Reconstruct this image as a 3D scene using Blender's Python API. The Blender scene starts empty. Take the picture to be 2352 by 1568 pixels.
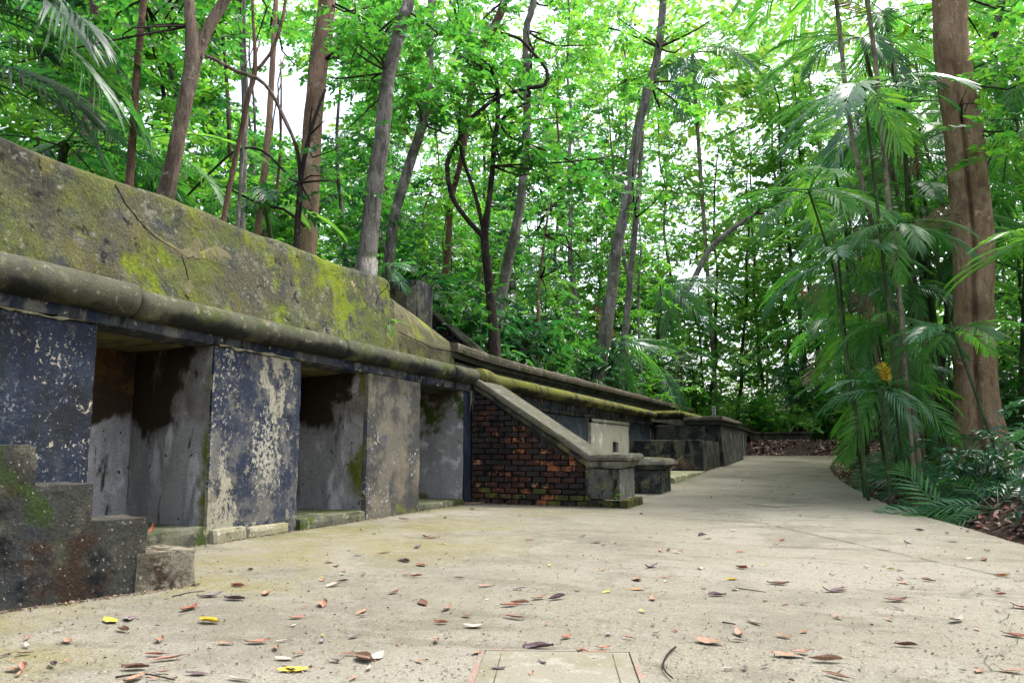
import bpy, bmesh, math, random
import numpy as np
from mathutils import Vector, Matrix, noise

# ------------------------------------------------------------------ camera, sky, sun, exposure
SC = bpy.context.scene
COL = SC.collection
YAW, PITCH, EYE = math.radians(22.68), math.radians(7.78), 0.80
cam = bpy.data.cameras.new('camera'); cam.sensor_width = 36.0; cam.lens = 27.0; cam.clip_start = .05; cam.clip_end = 600
cam.dof.use_dof = True; cam.dof.focus_distance = 8.5; cam.dof.aperture_fstop = 9.0
co = bpy.data.objects.new('camera', cam); COL.objects.link(co)
co.location = (0, 0, EYE); co.rotation_euler = (math.pi/2 + PITCH, 0, YAW); SC.camera = co

SUN_ELEV, SUN_AZ = math.radians(62), math.radians(40)      # azimuth clockwise from +Y
W = bpy.data.worlds.new('World'); SC.world = W; W.use_nodes = True
wn = W.node_tree; bg = wn.nodes['Background']; bg.inputs['Strength'].default_value = 0.15
sky = wn.nodes.new('ShaderNodeTexSky'); sky.sky_type = 'NISHITA'; sky.sun_disc = False
sky.sun_elevation = SUN_ELEV; sky.sun_rotation = SUN_AZ; sky.air_density = 1.0; sky.dust_density = 4.0; sky.ozone_density = 1.0
hsv = wn.nodes.new('ShaderNodeHueSaturation'); hsv.inputs['Saturation'].default_value = 0.5   # bright overcast veil
hsv.inputs['Value'].default_value = 1.25
wn.links.new(sky.outputs[0], hsv.inputs['Color']); wn.links.new(hsv.outputs[0], bg.inputs['Color'])
sun = bpy.data.lights.new('sun', 'SUN'); sun.energy = 1.5; sun.angle = math.radians(14); sun.color = (1, .975, .94)
so = bpy.data.objects.new('sun', sun); COL.objects.link(so)
sdir = Vector((math.sin(SUN_AZ)*math.cos(SUN_ELEV), math.cos(SUN_AZ)*math.cos(SUN_ELEV), math.sin(SUN_ELEV)))
so.rotation_euler = (-sdir).to_track_quat('-Z', 'Y').to_euler()
vs = SC.view_settings; vs.view_transform = 'Standard'; vs.look = 'None'; vs.gamma = 1; vs.use_curve_mapping = False
vs.exposure = 1.6
cy = SC.cycles
cy.max_bounces = 7; cy.diffuse_bounces = 4; cy.glossy_bounces = 2; cy.transmission_bounces = 4; cy.transparent_max_bounces = 4
cy.use_denoising = True; cy.sample_clamp_indirect = 6; cy.caustics_reflective = False; cy.caustics_refractive = False

# ------------------------------------------------------------------ helpers
_c, _s, _cp, _sp = math.cos(YAW), math.sin(YAW), math.cos(PITCH), math.sin(PITCH)
def at(u, v, depth):
    """world point seen in the direction (u, v) of the 2352 x 1568 picture at a horizontal distance `depth`"""
    a, b = (u-1176)/1764, -(v-784)/1764
    fy, fz = _cp - _sp*b, _sp + _cp*b
    x, y = _c*a - _s*fy, _s*a + _c*fy
    t = depth/(-_s*x + _c*y)
    return Vector((x*t, y*t, EYE + fz*t))
def S(h):
    h = h.lstrip('#'); o = []
    for i in (0, 2, 4):
        c = int(h[i:i+2], 16)/255
        o.append(c/12.92 if c <= .04045 else ((c+.055)/1.055)**2.4)
    return tuple(o)
RND = random.Random(7)
def link(o, parent=None):
    COL.objects.link(o)
    if parent is not None: o.parent = parent
    return o
def tag(o, label=None, cat=None, group=None, kind=None):
    if label: o['label'] = label
    if cat: o['category'] = cat
    if group: o['group'] = group
    if kind: o['kind'] = kind
    return o
def empty(name, loc, label, cat, group=None, rz=0):
    o = bpy.data.objects.new(name, None); o.location = loc; o.rotation_euler.z = rz; o.empty_display_size = .1
    link(o); return tag(o, label, cat, group)
def obj(name, me, mat=None, parent=None, smooth=False):
    if mat is not None:
        me.materials.clear(); me.materials.append(mat)
    if smooth and len(me.polygons): me.polygons.foreach_set('use_smooth', [True]*len(me.polygons))
    o = bpy.data.objects.new(name, me); link(o, parent)
    if parent is not None:
        o.matrix_parent_inverse = Matrix.LocRotScale(parent.location, parent.rotation_euler, None).inverted()
    return o
def pym(name, V, F):
    me = bpy.data.meshes.new(name); me.from_pydata([tuple(v) for v in V], [], F); me.update(); return me
def npm(name, V, quads=None, tris=None):
    """fast mesh from arrays"""
    me = bpy.data.meshes.new(name); V = np.asarray(V, np.float32).reshape(-1, 3)
    parts, tot = [], []
    for A, k in ((quads, 4), (tris, 3)):
        if A is not None and len(A): parts.append(np.asarray(A, np.int32).ravel()); tot.append(np.full(len(A), k, np.int32))
    L = np.concatenate(parts); T = np.concatenate(tot)
    st = np.concatenate([[0], np.cumsum(T)[:-1]]).astype(np.int32)
    me.vertices.add(len(V)); me.vertices.foreach_set('co', V.ravel())
    me.loops.add(len(L)); me.loops.foreach_set('vertex_index', L)
    me.polygons.add(len(T)); me.polygons.foreach_set('loop_start', st); me.polygons.foreach_set('loop_total', T)
    me.update(calc_edges=True); return me
def nv(p, s): return noise.noise_vector(p*s)
def fbm(p, s, o=3): return noise.fractal(p*s, .9, 2.1, o)

def hexa(c, res=.06, amp=.006, edge=.012, freq=3.0, chip=.02):
    """rough solid from 8 corners: c[0..3] bottom loop, c[4..7] top loop; welded grid, noisy faces, worn edges"""
    c = [Vector(q) for q in c]
    faces = [(0,1,5,4), (1,2,6,5), (2,3,7,6), (3,0,4,7), (4,5,6,7), (3,2,1,0)]
    verts, idx, F = [], {}, []
    def vid(p, nrm):
        k = (round(p.x, 4), round(p.y, 4), round(p.z, 4))
        if k not in idx:
            idx[k] = len(verts); verts.append([p.copy(), [nrm]])
        elif nrm not in verts[idx[k]][1]: verts[idx[k]][1].append(nrm)
        return idx[k]
    def nseg(a, b): return max(1, min(90, int(round((c[a]-c[b]).length/res))))
    seg = {}
    for grp in (((0,1),(3,2),(4,5),(7,6)), ((1,2),(0,3),(5,6),(4,7)), ((0,4),(1,5),(2,6),(3,7))):
        n = max(nseg(*e) for e in grp)
        for a, b in grp: seg[(a,b)] = seg[(b,a)] = n
    for a, b, d, e in faces:
        n, m = seg[(a,b)], seg[(b,d)]
        nr = (c[d]-c[a]).cross(c[e]-c[b]); nr.normalize()
        g = []
        for i in range(n+1):
            row = []
            for j in range(m+1):
                u, v = i/n, j/m
                p = (c[a]*(1-u)+c[b]*u)*(1-v) + (c[e]*(1-u)+c[d]*u)*v
                row.append(vid(p, nr))
            g.append(row)
        for i in range(n):
            for j in range(m): F.append((g[i][j], g[i+1][j], g[i+1][j+1], g[i][j+1]))
    out = []
    for p, nl in verts:
        q = p + nv(p, freq)*amp + nv(p + Vector((9,3,1)), freq*4)*amp*.5
        if len(nl) > 1:
            w = edge + chip*max(0, fbm(p + Vector((5,0,2)), 5))
            q = q - sum(nl, Vector())*w*.6
        out.append(q)
    me = pym('m', out, F)
    return me
def box(x0, x1, y0, y1, z0, z1, **k):
    return hexa([(x0,y0,z0),(x1,y0,z0),(x1,y1,z0),(x0,y1,z0),(x0,y0,z1),(x1,y0,z1),(x1,y1,z1),(x0,y1,z1)], **k)
def prism(poly, path, cap=True, amp=.004, res=.12, freq=4):
    """sweep a profile [(side, up)] along a polyline; side is measured to the right of travel"""
    pts = []
    for i in range(len(path)-1):
        a, b = Vector(path[i]), Vector(path[i+1]); n = max(1, int((b-a).length/res))
        for j in range(n): pts.append(a.lerp(b, j/n))
    pts.append(Vector(path[-1])); V, F = [], []; m = len(poly)
    for i, p in enumerate(pts):
        t = (pts[min(i+1, len(pts)-1)] - pts[max(i-1, 0)]); t.z = 0; t.normalize(); r = Vector((t.y, -t.x, 0))
        for s, u in poly:
            q = p + r*s + Vector((0,0,u)); V.append(q + nv(q, freq)*amp)
    for i in range(len(pts)-1):
        for j in range(m):
            k = (j+1) % m; F.append((i*m+j, i*m+k, (i+1)*m+k, (i+1)*m+j))
    if cap: F += [tuple(range(m))[::-1], tuple(range((len(pts)-1)*m, len(pts)*m))]
    return pym('m', V, F)
def tube(pts, rad, seg=10, bump=.06, freq=3, res=None, cap=True, lobes=None):
    pts = [Vector(p) for p in pts]
    # catmull-rom resample
    P, R = [], []
    n = len(pts)
    for i in range(n-1):
        p0, p1, p2, p3 = pts[max(i-1,0)], pts[i], pts[i+1], pts[min(i+2,n-1)]
        k = max(2, int((p2-p1).length/(res or max(.12, .25*(p2-p1).length))))
        for j in range(k):
            t = j/k
            P.append(.5*((2*p1) + (p2-p0)*t + (2*p0-5*p1+4*p2-p3)*t*t + (3*p1-p0-3*p2+p3)*t**3)); R.append(rad[i]*(1-t)+rad[i+1]*t)
    P.append(pts[-1]); R.append(rad[-1])
    V, F = [], []
    ref = Vector((1, 0, 0))
    for i, p in enumerate(P):
        t = (P[min(i+1, len(P)-1)] - P[max(i-1,0)]).normalized()
        a = (ref - t*ref.dot(t))
        if a.length < 1e-3: a = Vector((0,1,0)) - t*t.y
        a.normalize(); b = t.cross(a); ref = a
        for j in range(seg):
            th = 2*math.pi*j/seg; d = a*math.cos(th) + b*math.sin(th)
            r = R[i]*(1 + bump*fbm(p*1.0 + d*R[i]*2, freq/ max(.15, R[i]*4), 2)) 
            if lobes: r *= lobes(i/(len(P)-1), th)
            V.append(p + d*r)
    for i in range(len(P)-1):
        for j in range(seg):
            k = (j+1) % seg; F.append((i*seg+j, i*seg+k, (i+1)*seg+k, (i+1)*seg+j))
    if cap: F += [tuple(range(seg))[::-1], tuple(range((len(P)-1)*seg, len(P)*seg))]
    return V, F
def tube_mesh(*a, **k): return pym('m', *tube(*a, **k))
def join(parts):
    V, F = [], []
    for v, f in parts:
        o = len(V); V += list(v); F += [tuple(i+o for i in q) for q in f]
    return V, F

# ------------------------------------------------------------------ materials
def node(nt, t, **k):
    n = nt.nodes.new('ShaderNode'+t)
    for a, v in k.items(): setattr(n, a, v)
    return n
def mat_base(name):
    m = bpy.data.materials.new(name); m.use_nodes = True; nt = m.node_tree
    return m, nt, nt.nodes['Principled BSDF']
def smooth(nt, fac, lo, hi, k=1.0):
    mr = node(nt, 'MapRange', interpolation_type='SMOOTHSTEP'); mr.inputs['From Min'].default_value = lo; mr.inputs['From Max'].default_value = hi
    mr.inputs['To Max'].default_value = k
    nt.links.new(fac, mr.inputs['Value']); return mr.outputs['Result']
def mul(nt, a, b, op='MULTIPLY'):
    n = node(nt, 'Math', operation=op)
    for i, q in enumerate((a, b)):
        if isinstance(q, (int, float)): n.inputs[i].default_value = q
        else: nt.links.new(q, n.inputs[i])
    return n.outputs[0]
_seed = [0]
def surf(name, base, layers=(), bump=.4, bscale=60, rough=.9, spec=.12, coord='world', bdist=.01, bst=None):
    """weathered surface: base colour overlaid by noise-shaped patches.
    layer = (rgb, scale, lo, hi, opts)   opts: st=(sx,sy,sz) stretch, z=(z0,z1) fade by height, x=/y= fades, k=strength, det, vor"""
    m, nt, bs = mat_base(name)
    if coord == 'world': vec = node(nt, 'NewGeometry').outputs['Position']
    else: vec = node(nt, 'TexCoord').outputs['Object']
    sep = node(nt, 'SeparateXYZ'); nt.links.new(vec, sep.inputs[0])
    col = node(nt, 'RGB'); col.outputs[0].default_value = (*base, 1); cur = col.outputs[0]
    wob = node(nt, 'TexNoise'); wob.inputs['Scale'].default_value = 2.2; wob.inputs['Detail'].default_value = 4; nt.links.new(vec, wob.inputs['Vector'])
    for rgb, sc, lo, hi, *op in layers:
        op = op[0] if op else {}
        _seed[0] += 1
        mp = node(nt, 'Mapping'); mp.inputs['Location'].default_value = (7.3*_seed[0] % 41, 3.1*_seed[0] % 37, 5.7*_seed[0] % 29)
        mp.inputs['Scale'].default_value = op.get('st', (1,1,1)); nt.links.new(vec, mp.inputs['Vector'])
        n = node(nt, 'TexNoise'); n.inputs['Scale'].default_value = sc; n.inputs['Detail'].default_value = op.get('det', 7)
        n.inputs['Roughness'].default_value = op.get('ro', .62); n.inputs['Distortion'].default_value = op.get('dis', .2)
        nt.links.new(mp.outputs[0], n.inputs['Vector'])
        f = n.outputs['Fac']
        if 'cl' in op:      # patches gather in clumps
            cs, ca = op['cl'][:2]; n2 = node(nt, 'TexNoise'); n2.inputs['Scale'].default_value = cs; n2.inputs['Detail'].default_value = 3
            mp2 = node(nt, 'Mapping'); mp2.inputs['Location'].default_value = (3.7*_seed[0] % 31, 1.9*_seed[0] % 23, 2.3*_seed[0] % 17); mp2.inputs['Scale'].default_value = op['cl'][2] if len(op['cl']) > 2 else (1,1,1)
            nt.links.new(vec, mp2.inputs['Vector']); nt.links.new(mp2.outputs[0], n2.inputs['Vector'])
            f = mul(nt, f, mul(nt, mul(nt, n2.outputs['Fac'], .5, 'SUBTRACT'), ca), 'ADD')
        for ax in 'xyz':
            if ax in op:
                a, b = op[ax]; q = mul(nt, sep.outputs['XYZ'.index(ax.upper())], mul(nt, mul(nt, wob.outputs['Fac'], .5, 'SUBTRACT'), op.get('wob', .5)), 'ADD')
                g = smooth(nt, q, min(a,b), max(a,b))
                if a > b: g = mul(nt, 1.0, g, 'SUBTRACT')
                # the fade shifts the threshold, so the patch keeps a ragged border
                f = mul(nt, f, mul(nt, mul(nt, g, 1.0, 'SUBTRACT'), op.get('zs', .6)), 'ADD')
        f = smooth(nt, f, lo, hi, op.get('k', 1.0))
        mx = node(nt, 'MixRGB'); nt.links.new(f, mx.inputs[0]); nt.links.new(cur, mx.inputs[1]); mx.inputs[2].default_value = (*rgb, 1); cur = mx.outputs[0]
    # fine grain
    g = node(nt, 'TexNoise'); g.inputs['Scale'].default_value = bscale*2.2; g.inputs['Detail'].default_value = 3; nt.links.new(vec, g.inputs['Vector'])
    gr = smooth(nt, g.outputs['Fac'], .25, .75); mr = node(nt, 'MapRange'); mr.inputs['To Min'].default_value = .72; mr.inputs['To Max'].default_value = 1.22; nt.links.new(gr, mr.inputs['Value'])
    hv = node(nt, 'HueSaturation'); nt.links.new(cur, hv.inputs['Color']); nt.links.new(mr.outputs[0], hv.inputs['Value'])
    nt.links.new(hv.outputs[0], bs.inputs['Base Color'])
    bs.inputs['Roughness'].default_value = rough; bs.inputs['Specular IOR Level'].default_value = spec
    if bump:
        if bst:
            mb = node(nt, 'Mapping'); mb.inputs['Scale'].default_value = bst; nt.links.new(vec, mb.inputs['Vector']); vec = mb.outputs[0]
        b1 = node(nt, 'TexNoise'); b1.inputs['Scale'].default_value = bscale; b1.inputs['Detail'].default_value = 6; b1.inputs['Roughness'].default_value = .7; nt.links.new(vec, b1.inputs['Vector'])
        b2 = node(nt, 'TexNoise'); b2.inputs['Scale'].default_value = bscale*.15; b2.inputs['Detail'].default_value = 5; nt.links.new(vec, b2.inputs['Vector'])
        h = mul(nt, b1.outputs['Fac'], mul(nt, b2.outputs['Fac'], 1.6), 'ADD')
        bp = node(nt, 'Bump'); bp.inputs['Strength'].default_value = bump; bp.inputs['Distance'].default_value = bdist
        nt.links.new(h, bp.inputs['Height']); nt.links.new(bp.outputs[0], bs.inputs['Normal'])
    return m
def leafmat(name, dark, light, trans, tk=.42, rough=.38, spec=.5, rare=None):
    m, nt, bs = mat_base(name)
    rp = node(nt, 'NewGeometry').outputs['Random Per Island']
    cr = node(nt, 'ValToRGB'); cr.color_ramp.elements[0].color = (*dark, 1); cr.color_ramp.elements[1].color = (*light, 1)
    cr.color_ramp.elements[0].position = .15; cr.color_ramp.elements[1].position = .95
    if rare:  # a few random leaves take this rarer colour
        e = cr.color_ramp.elements.new(.985); e.color = (*light, 1); cr.color_ramp.elements[-1].position = .99; cr.color_ramp.elements[-1].color = (*rare, 1)
    nt.links.new(rp, cr.inputs[0]); nt.links.new(cr.outputs[0], bs.inputs['Base Color'])
    bs.inputs['Roughness'].default_value = rough; bs.inputs['Specular IOR Level'].default_value = spec
    tr = node(nt, 'BsdfTranslucent'); cr2 = node(nt, 'ValToRGB')
    cr2.color_ramp.elements[0].color = (trans[0]*.55, trans[1]*.75, trans[2]*1.2, 1); cr2.color_ramp.elements[1].color = (min(.6, trans[0]*1.75), min(.7, trans[1]*1.12), trans[2]*.8, 1)
    ra = node(nt, 'Math', operation='FRACT'); rb = node(nt, 'Math', operation='MULTIPLY'); rb.inputs[1].default_value = 7.31
    nt.links.new(rp, rb.inputs[0]); nt.links.new(rb.outputs[0], ra.inputs[0]); nt.links.new(ra.outputs[0], cr2.inputs[0]); nt.links.new(cr2.outputs[0], tr.inputs['Color'])
    ms = node(nt, 'MixShader'); ms.inputs[0].default_value = tk
    nt.links.new(bs.outputs[0], ms.inputs[1]); nt.links.new(tr.outputs[0], ms.inputs[2])
    nt.links.new(ms.outputs[0], nt.nodes['Material Output'].inputs['Surface'])
    return m

CREAM, WHITE = (.31,.28,.21), (.38,.375,.355)
NAVY, NAVY2, BLACK = (.011,.017,.034), (.024,.034,.056), (.009,.010,.011)
MOSS, MOSSD, LICH = (.17,.19,.015), (.045,.062,.012), (.22,.20,.05)
BROWN, DIRT = (.07,.038,.018), (.035,.026,.018)
MT = {}
MT['path'] = surf('path concrete', (.186,.171,.128), [
    ((.222,.206,.163), .5, .42, .6, {}), ((.125,.114,.085), .55, .53, .60, {'k':.6, 'det':11, 'ro':.7}), ((.15,.138,.105), .9, .5, .66, {'k':.8}), ((.165,.148,.062), .8, .40, .62, {'x':(-.4,-3.8), 'k':.8, 'zs':.36, 'det':10}),
    ((.115,.12,.045), 1.3, .46, .66, {'x':(-1.8,-4.6), 'k':.85, 'zs':.34, 'det':10}), ((.085,.082,.04), 2.2, .46, .62, {'x':(-4.25,-4.9), 'zs':.5, 'wob':.5, 'k':.9}), ((.12,.11,.08), 1.7, .53, .60, {'k':.65, 'det':12, 'ro':.75, 'st':(.5,1.3,1)}), ((.22,.205,.16), 2.6, .56, .63, {'k':.7, 'det':12, 'ro':.78}),  # mossy band beside the wall also darkens its foot as contact shade
    ((.21,.195,.16), 6, .52, .62, {'k':.5}), ((.13,.115,.08), 7, .56, .66, {'k':.6, 'det':10, 'ro':.75}), ((.06,.052,.04), 38, .62, .69, {'k':.9, 'det':4}), ((.095,.086,.062), 20, .54, .63, {'k':.7, 'det':8, 'ro':.8}), ((.27,.25,.205), 34, .60, .67, {'k':.6, 'det':6, 'ro':.8}),
    ((.36,.35,.31), 55, .66, .72, {'k':.7, 'det':2}), ((.098,.089,.066), .35, .42, .60, {'y':(11,18), 'zs':.4, 'k':.8})], bump=.9, bscale=50, rough=.9)
MT['navy'] = surf('navy painted render', (.011,.016,.030), [
    ((.022,.031,.048), 3, .42, .62, {'det':10, 'ro':.75}), (BLACK, 1.6, .47, .62, {'k':.8, 'det':10}), ((.05,.052,.055), 5, .56, .66, {'k':.6, 'det':10}), ((.05,.055,.045), 2.3, .5, .66, {'z':(.9,.1), 'zs':.35}),
    ((.12,.13,.15), 40, .60, .68, {'det':4, 'cl':(2.5,.35)}), (CREAM, 30, .66, .69, {'det':6, 'cl':(1.8,.5)}), (WHITE, 7, .63, .72, {'z':(1.2,1.65), 'zs':.12, 'st':(1,1,.3), 'det':9, 'k':.7}), (CREAM, 8, .66, .68, {'k':.9, 'det':10, 'ro':.75, 'cl':(1.4,.4)}), (BLACK, 4, .55, .66, {'st':(1,1,.15), 'k':.6})], bump=.7, bscale=40, rough=.75, spec=.18)
MT['chipped'] = surf('navy render with large chips', (.020,.027,.045), [
    ((.05,.056,.068), 3, .47, .64, {}), (BLACK, 2, .52, .64, {'k':.6}), ((.10,.098,.085), 2.2, .46, .62, {'z':(.55,.1), 'zs':.25, 'k':.85, 'det':10}),
    ((.16,.15,.125), 6, .50, .62, {'det':12, 'ro':.8, 'cl':(2.2,.5,(1,1,.25)), 'k':.6}), ((.26,.24,.18), 7, .545, .58, {'det':13, 'ro':.8, 'st':(1,1,.75), 'dis':.3, 'cl':(2.6,.75,(1,1,.22))}), ((.30,.285,.235), 26, .585, .62, {'det':8, 'ro':.75, 'cl':(2.6,.55,(1,1,.3))}), ((.17,.155,.115), 9, .60, .66, {'det':8}), (BLACK, 30, .67, .71, {})], bump=.6, bscale=45, rough=.8)
MT['greypier'] = surf('grey beige render', (.125,.113,.088), [
    ((.052,.05,.044), 2.2, .46, .58, {'det':11, 'ro':.7}), ((.045,.05,.06), 4, .54, .62, {'det':10, 'k':.7}), ((.10,.11,.03), 2, .5, .64, {'z':(.5,.0), 'zs':.2}), ((.035,.04,.03), 3, .5, .64, {'z':(1.15,1.5), 'zs':.14, 'det':9}), ((.05,.06,.085), 3.2, .58, .66, {'k':.8}), (WHITE, 26, .59, .62, {'z':(1.3,.5), 'zs':.08, 'det':8, 'ro':.75, 'cl':(2.4,.45)}), ((.18,.15,.105), 1.8, .52, .66, {'k':.6}),
    (MOSSD, 5, .6, .68, {'z':(1.2,1.4), 'zs':.12}), (BLACK, 6, .62, .7, {'st':(1,1,.25), 'k':.7, 'z':(1.0,1.5),'zs':.1})], bump=.6, bscale=45)
MT['fascia'] = surf('fascia render', (.045,.05,.055), [
    (NAVY, 2.5, .45, .6, {}), ((.13,.125,.11), 5, .5, .64, {'k':.8}), (CREAM, 11, .62, .66, {'det':6}), (BROWN, 2, .6, .68, {}), (BLACK, 5, .56, .66, {'st':(1,1,.3)})], bump=.6, bscale=40)
MT['roll'] = surf('roll moulding concrete', (.066,.067,.044), [
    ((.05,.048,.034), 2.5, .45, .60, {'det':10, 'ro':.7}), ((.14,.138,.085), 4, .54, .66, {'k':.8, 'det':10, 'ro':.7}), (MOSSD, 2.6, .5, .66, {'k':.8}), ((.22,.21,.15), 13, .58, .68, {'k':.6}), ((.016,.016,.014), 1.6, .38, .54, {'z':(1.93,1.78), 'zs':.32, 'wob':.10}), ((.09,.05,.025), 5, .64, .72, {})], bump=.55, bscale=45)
MT['rollmoss'] = surf('mossy roll moulding', (.12,.115,.04), [
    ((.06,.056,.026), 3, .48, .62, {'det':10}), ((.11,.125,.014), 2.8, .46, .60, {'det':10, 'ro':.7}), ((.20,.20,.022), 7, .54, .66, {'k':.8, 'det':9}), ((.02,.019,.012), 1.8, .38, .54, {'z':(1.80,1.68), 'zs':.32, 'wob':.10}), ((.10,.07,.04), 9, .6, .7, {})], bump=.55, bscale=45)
MT['apron'] = surf('mossy parapet concrete', (.072,.068,.042), [
    ((.118,.112,.078), 3.2, .52, .60, {'det':9, 'ro':.7, 'k':.9}), ((.036,.040,.038), 1.5, .49, .60, {'det':11, 'ro':.7}), ((.045,.05,.045), 5, .53, .60, {'det':9, 'ro':.7, 'k':.8}),
    ((.022,.022,.018), 1.0, .44, .56, {'y':(5.2,3.0), 'zs':.16, 'k':.75, 'det':9}), ((.088,.082,.026), 1.7, .545, .64, {'st':(1,1,.7), 'k':.85, 'det':9, 'ro':.68}),
    ((.085,.10,.022), 1.3, .46, .60, {'det':11, 'ro':.72, 'k':.85}), ((.125,.16,.010), 2.0, .51, .62, {'st':(1,1,.6), 'det':10, 'ro':.7, 'y':(2.2,5.0), 'zs':.10}), ((.10,.16,.012), 4, .585, .65, {'y':(4.5,7.5), 'zs':.10, 'det':10, 'ro':.7}),
    ((.17,.168,.13), 16, .60, .66, {'det':8, 'k':.7, 'cl':(2,.4)}), ((.016,.016,.014), 9, .60, .655, {'det':10, 'ro':.72, 'cl':(1.5,.3)}), ((.27,.20,.15), 6, .66, .69, {'y':(5.5,8.2), 'zs':.06})], bump=1.0, bscale=24, bdist=.03)
MT['mortar'] = surf('pale mortar', (.10,.09,.045), [((.12,.11,.065), 9, .5, .62, {}), ((.09,.08,.04), 10, .52, .64, {}), ((.2,.2,.03), 5, .58, .7, {})], bump=.6, bscale=50)
MT['crack'] = surf('crack', (.012,.011,.009), [], bump=0)
MT['upper'] = surf('upper wall render', (.036,.036,.026), [
    ((.06,.062,.04), 2.5, .46, .62, {}), ((.10,.085,.06), 1.2, .52, .66, {'y':(11,24), 'zs':.1, 'k':.7}), (MOSSD, 1.5, .48, .62, {'y':(11,8.5), 'zs':.18}), (BLACK, 5, .54, .66, {'st':(1,1,.3)}), ((.16,.15,.12), 15, .66, .72, {})], bump=.5, bscale=45)
MT['coping'] = surf('weathered coping', (.105,.09,.068), [
    ((.09,.075,.055), 3, .46, .62, {}), ((.25,.22,.17), 8, .54, .66, {'k':.8}), ((.12,.07,.05), 2, .54, .66, {'y':(11,18), 'zs':.1}), (MOSSD, 2.5, .55, .66, {}), (BLACK, 7, .62, .7, {})], bump=.6, bscale=45)
MT['flankslab'] = surf('mossy sloped slab', (.085,.08,.042), [
    ((.07,.066,.04), 3, .5, .62, {}), (MOSS, 2.4, .50, .64, {'k':.7}), ((.2,.18,.1), 9, .56, .66, {'k':.7}), (BLACK, 4, .6, .7, {})], bump=.5, bscale=45)
MT['cap'] = surf('stair coping concrete', (.105,.10,.075), [
    ((.075,.072,.05), 3, .46, .62, {}), ((.20,.19,.145), 10, .54, .66, {'k':.8}), ((.10,.11,.04), 3.5, .56, .68, {}), ((.42,.42,.36), 70, .67, .72, {'det':2}), (BLACK, 9, .64, .72, {'k':.8})], bump=.6, bscale=60)
MT['blackwall'] = surf('blackened render', (.026,.028,.027), [
    (NAVY, 2.4, .52, .62, {'k':.6}), ((.075,.075,.052), 2.2, .48, .62, {'det':10}), ((.10,.10,.082), 4, .54, .62, {'st':(1,1,.3), 'k':.7, 'det':9}), ((.13,.125,.055), 3.5, .55, .64, {'k':.85, 'det':10, 'ro':.7}), (MOSSD, 3.3, .56, .66, {'z':(.5,0), 'zs':.15}), ((.30,.28,.22), 26, .65, .70, {'det':4, 'k':.8}), (BLACK, 4, .54, .64, {'st':(1,1,.3)})], bump=.5, bscale=50)
MT['endface'] = surf('grey pillar end', (.15,.147,.118), [((.10,.10,.07), 4, .48, .64, {}), ((.32,.31,.27), 12, .54, .66, {'k':.7}), ((.04,.042,.04), 5, .56, .66, {'st':(1,1,.4)}), (MOSSD, 3, .54, .66, {'z':(.3,0), 'zs':.2})], bump=.5, bscale=60)
MT['nicheback'] = surf('stained niche render', (.27,.268,.262), [
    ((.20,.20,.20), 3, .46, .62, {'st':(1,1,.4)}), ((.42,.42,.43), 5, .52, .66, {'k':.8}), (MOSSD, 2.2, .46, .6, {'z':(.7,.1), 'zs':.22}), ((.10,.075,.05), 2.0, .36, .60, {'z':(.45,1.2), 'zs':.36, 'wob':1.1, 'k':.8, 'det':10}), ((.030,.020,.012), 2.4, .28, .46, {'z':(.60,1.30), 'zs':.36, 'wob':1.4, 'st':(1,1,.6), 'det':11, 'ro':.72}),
    ((.035,.034,.032), 3.5, .56, .62, {'st':(1,1,.22)}), ((.09,.045,.015), 2.6, .52, .64, {'z':(.9,1.3), 'zs':.3, 'k':.8}), (BLACK, 16, .66, .70, {'det':3}), ((.02,.02,.018), 9, .66, .70, {'det':2})], bump=.35, bscale=35)
MT['nichejamb'] = surf('mossy niche jamb', (.25,.247,.238), [
    ((.18,.18,.175), 3, .44, .62, {'st':(1,1,.35)}), ((.48,.48,.49), 4, .52, .64, {'st':(1,1,.3), 'k':.8}), ((.075,.082,.012), 1.6, .40, .60, {'x':(-5.45,-4.9), 'zs':.28, 'wob':.5, 'z':(1.3,.1), 'det':9}), ((.085,.10,.015), 2.5, .36, .54, {'x':(-5.12,-4.87), 'zs':.34, 'wob':.15}),
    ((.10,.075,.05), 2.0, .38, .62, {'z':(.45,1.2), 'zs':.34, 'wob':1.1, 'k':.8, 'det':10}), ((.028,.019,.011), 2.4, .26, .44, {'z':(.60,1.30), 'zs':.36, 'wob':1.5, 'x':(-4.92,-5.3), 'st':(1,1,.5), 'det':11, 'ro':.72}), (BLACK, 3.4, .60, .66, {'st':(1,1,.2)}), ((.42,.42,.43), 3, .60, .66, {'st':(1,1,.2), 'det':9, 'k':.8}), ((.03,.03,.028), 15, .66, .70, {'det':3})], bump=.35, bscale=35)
MT['nichegreen'] = surf('green stained niche render', (.26,.258,.25), [
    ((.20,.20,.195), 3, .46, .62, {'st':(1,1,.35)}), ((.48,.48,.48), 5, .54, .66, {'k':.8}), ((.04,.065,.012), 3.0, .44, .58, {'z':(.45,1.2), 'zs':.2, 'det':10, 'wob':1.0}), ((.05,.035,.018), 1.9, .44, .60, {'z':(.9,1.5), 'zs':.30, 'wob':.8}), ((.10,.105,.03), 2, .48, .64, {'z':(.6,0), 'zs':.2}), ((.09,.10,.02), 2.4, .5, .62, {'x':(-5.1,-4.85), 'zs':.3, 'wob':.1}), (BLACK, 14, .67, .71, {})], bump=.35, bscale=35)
MT['ceil'] = surf('niche ceiling', (.12,.105,.05), [((.05,.04,.02), 3, .46, .62, {'st':(.5,2,1)}), ((.17,.16,.06), 4, .52, .66, {}), (BROWN, 2, .55, .66, {})], bump=.4, bscale=35)
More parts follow.
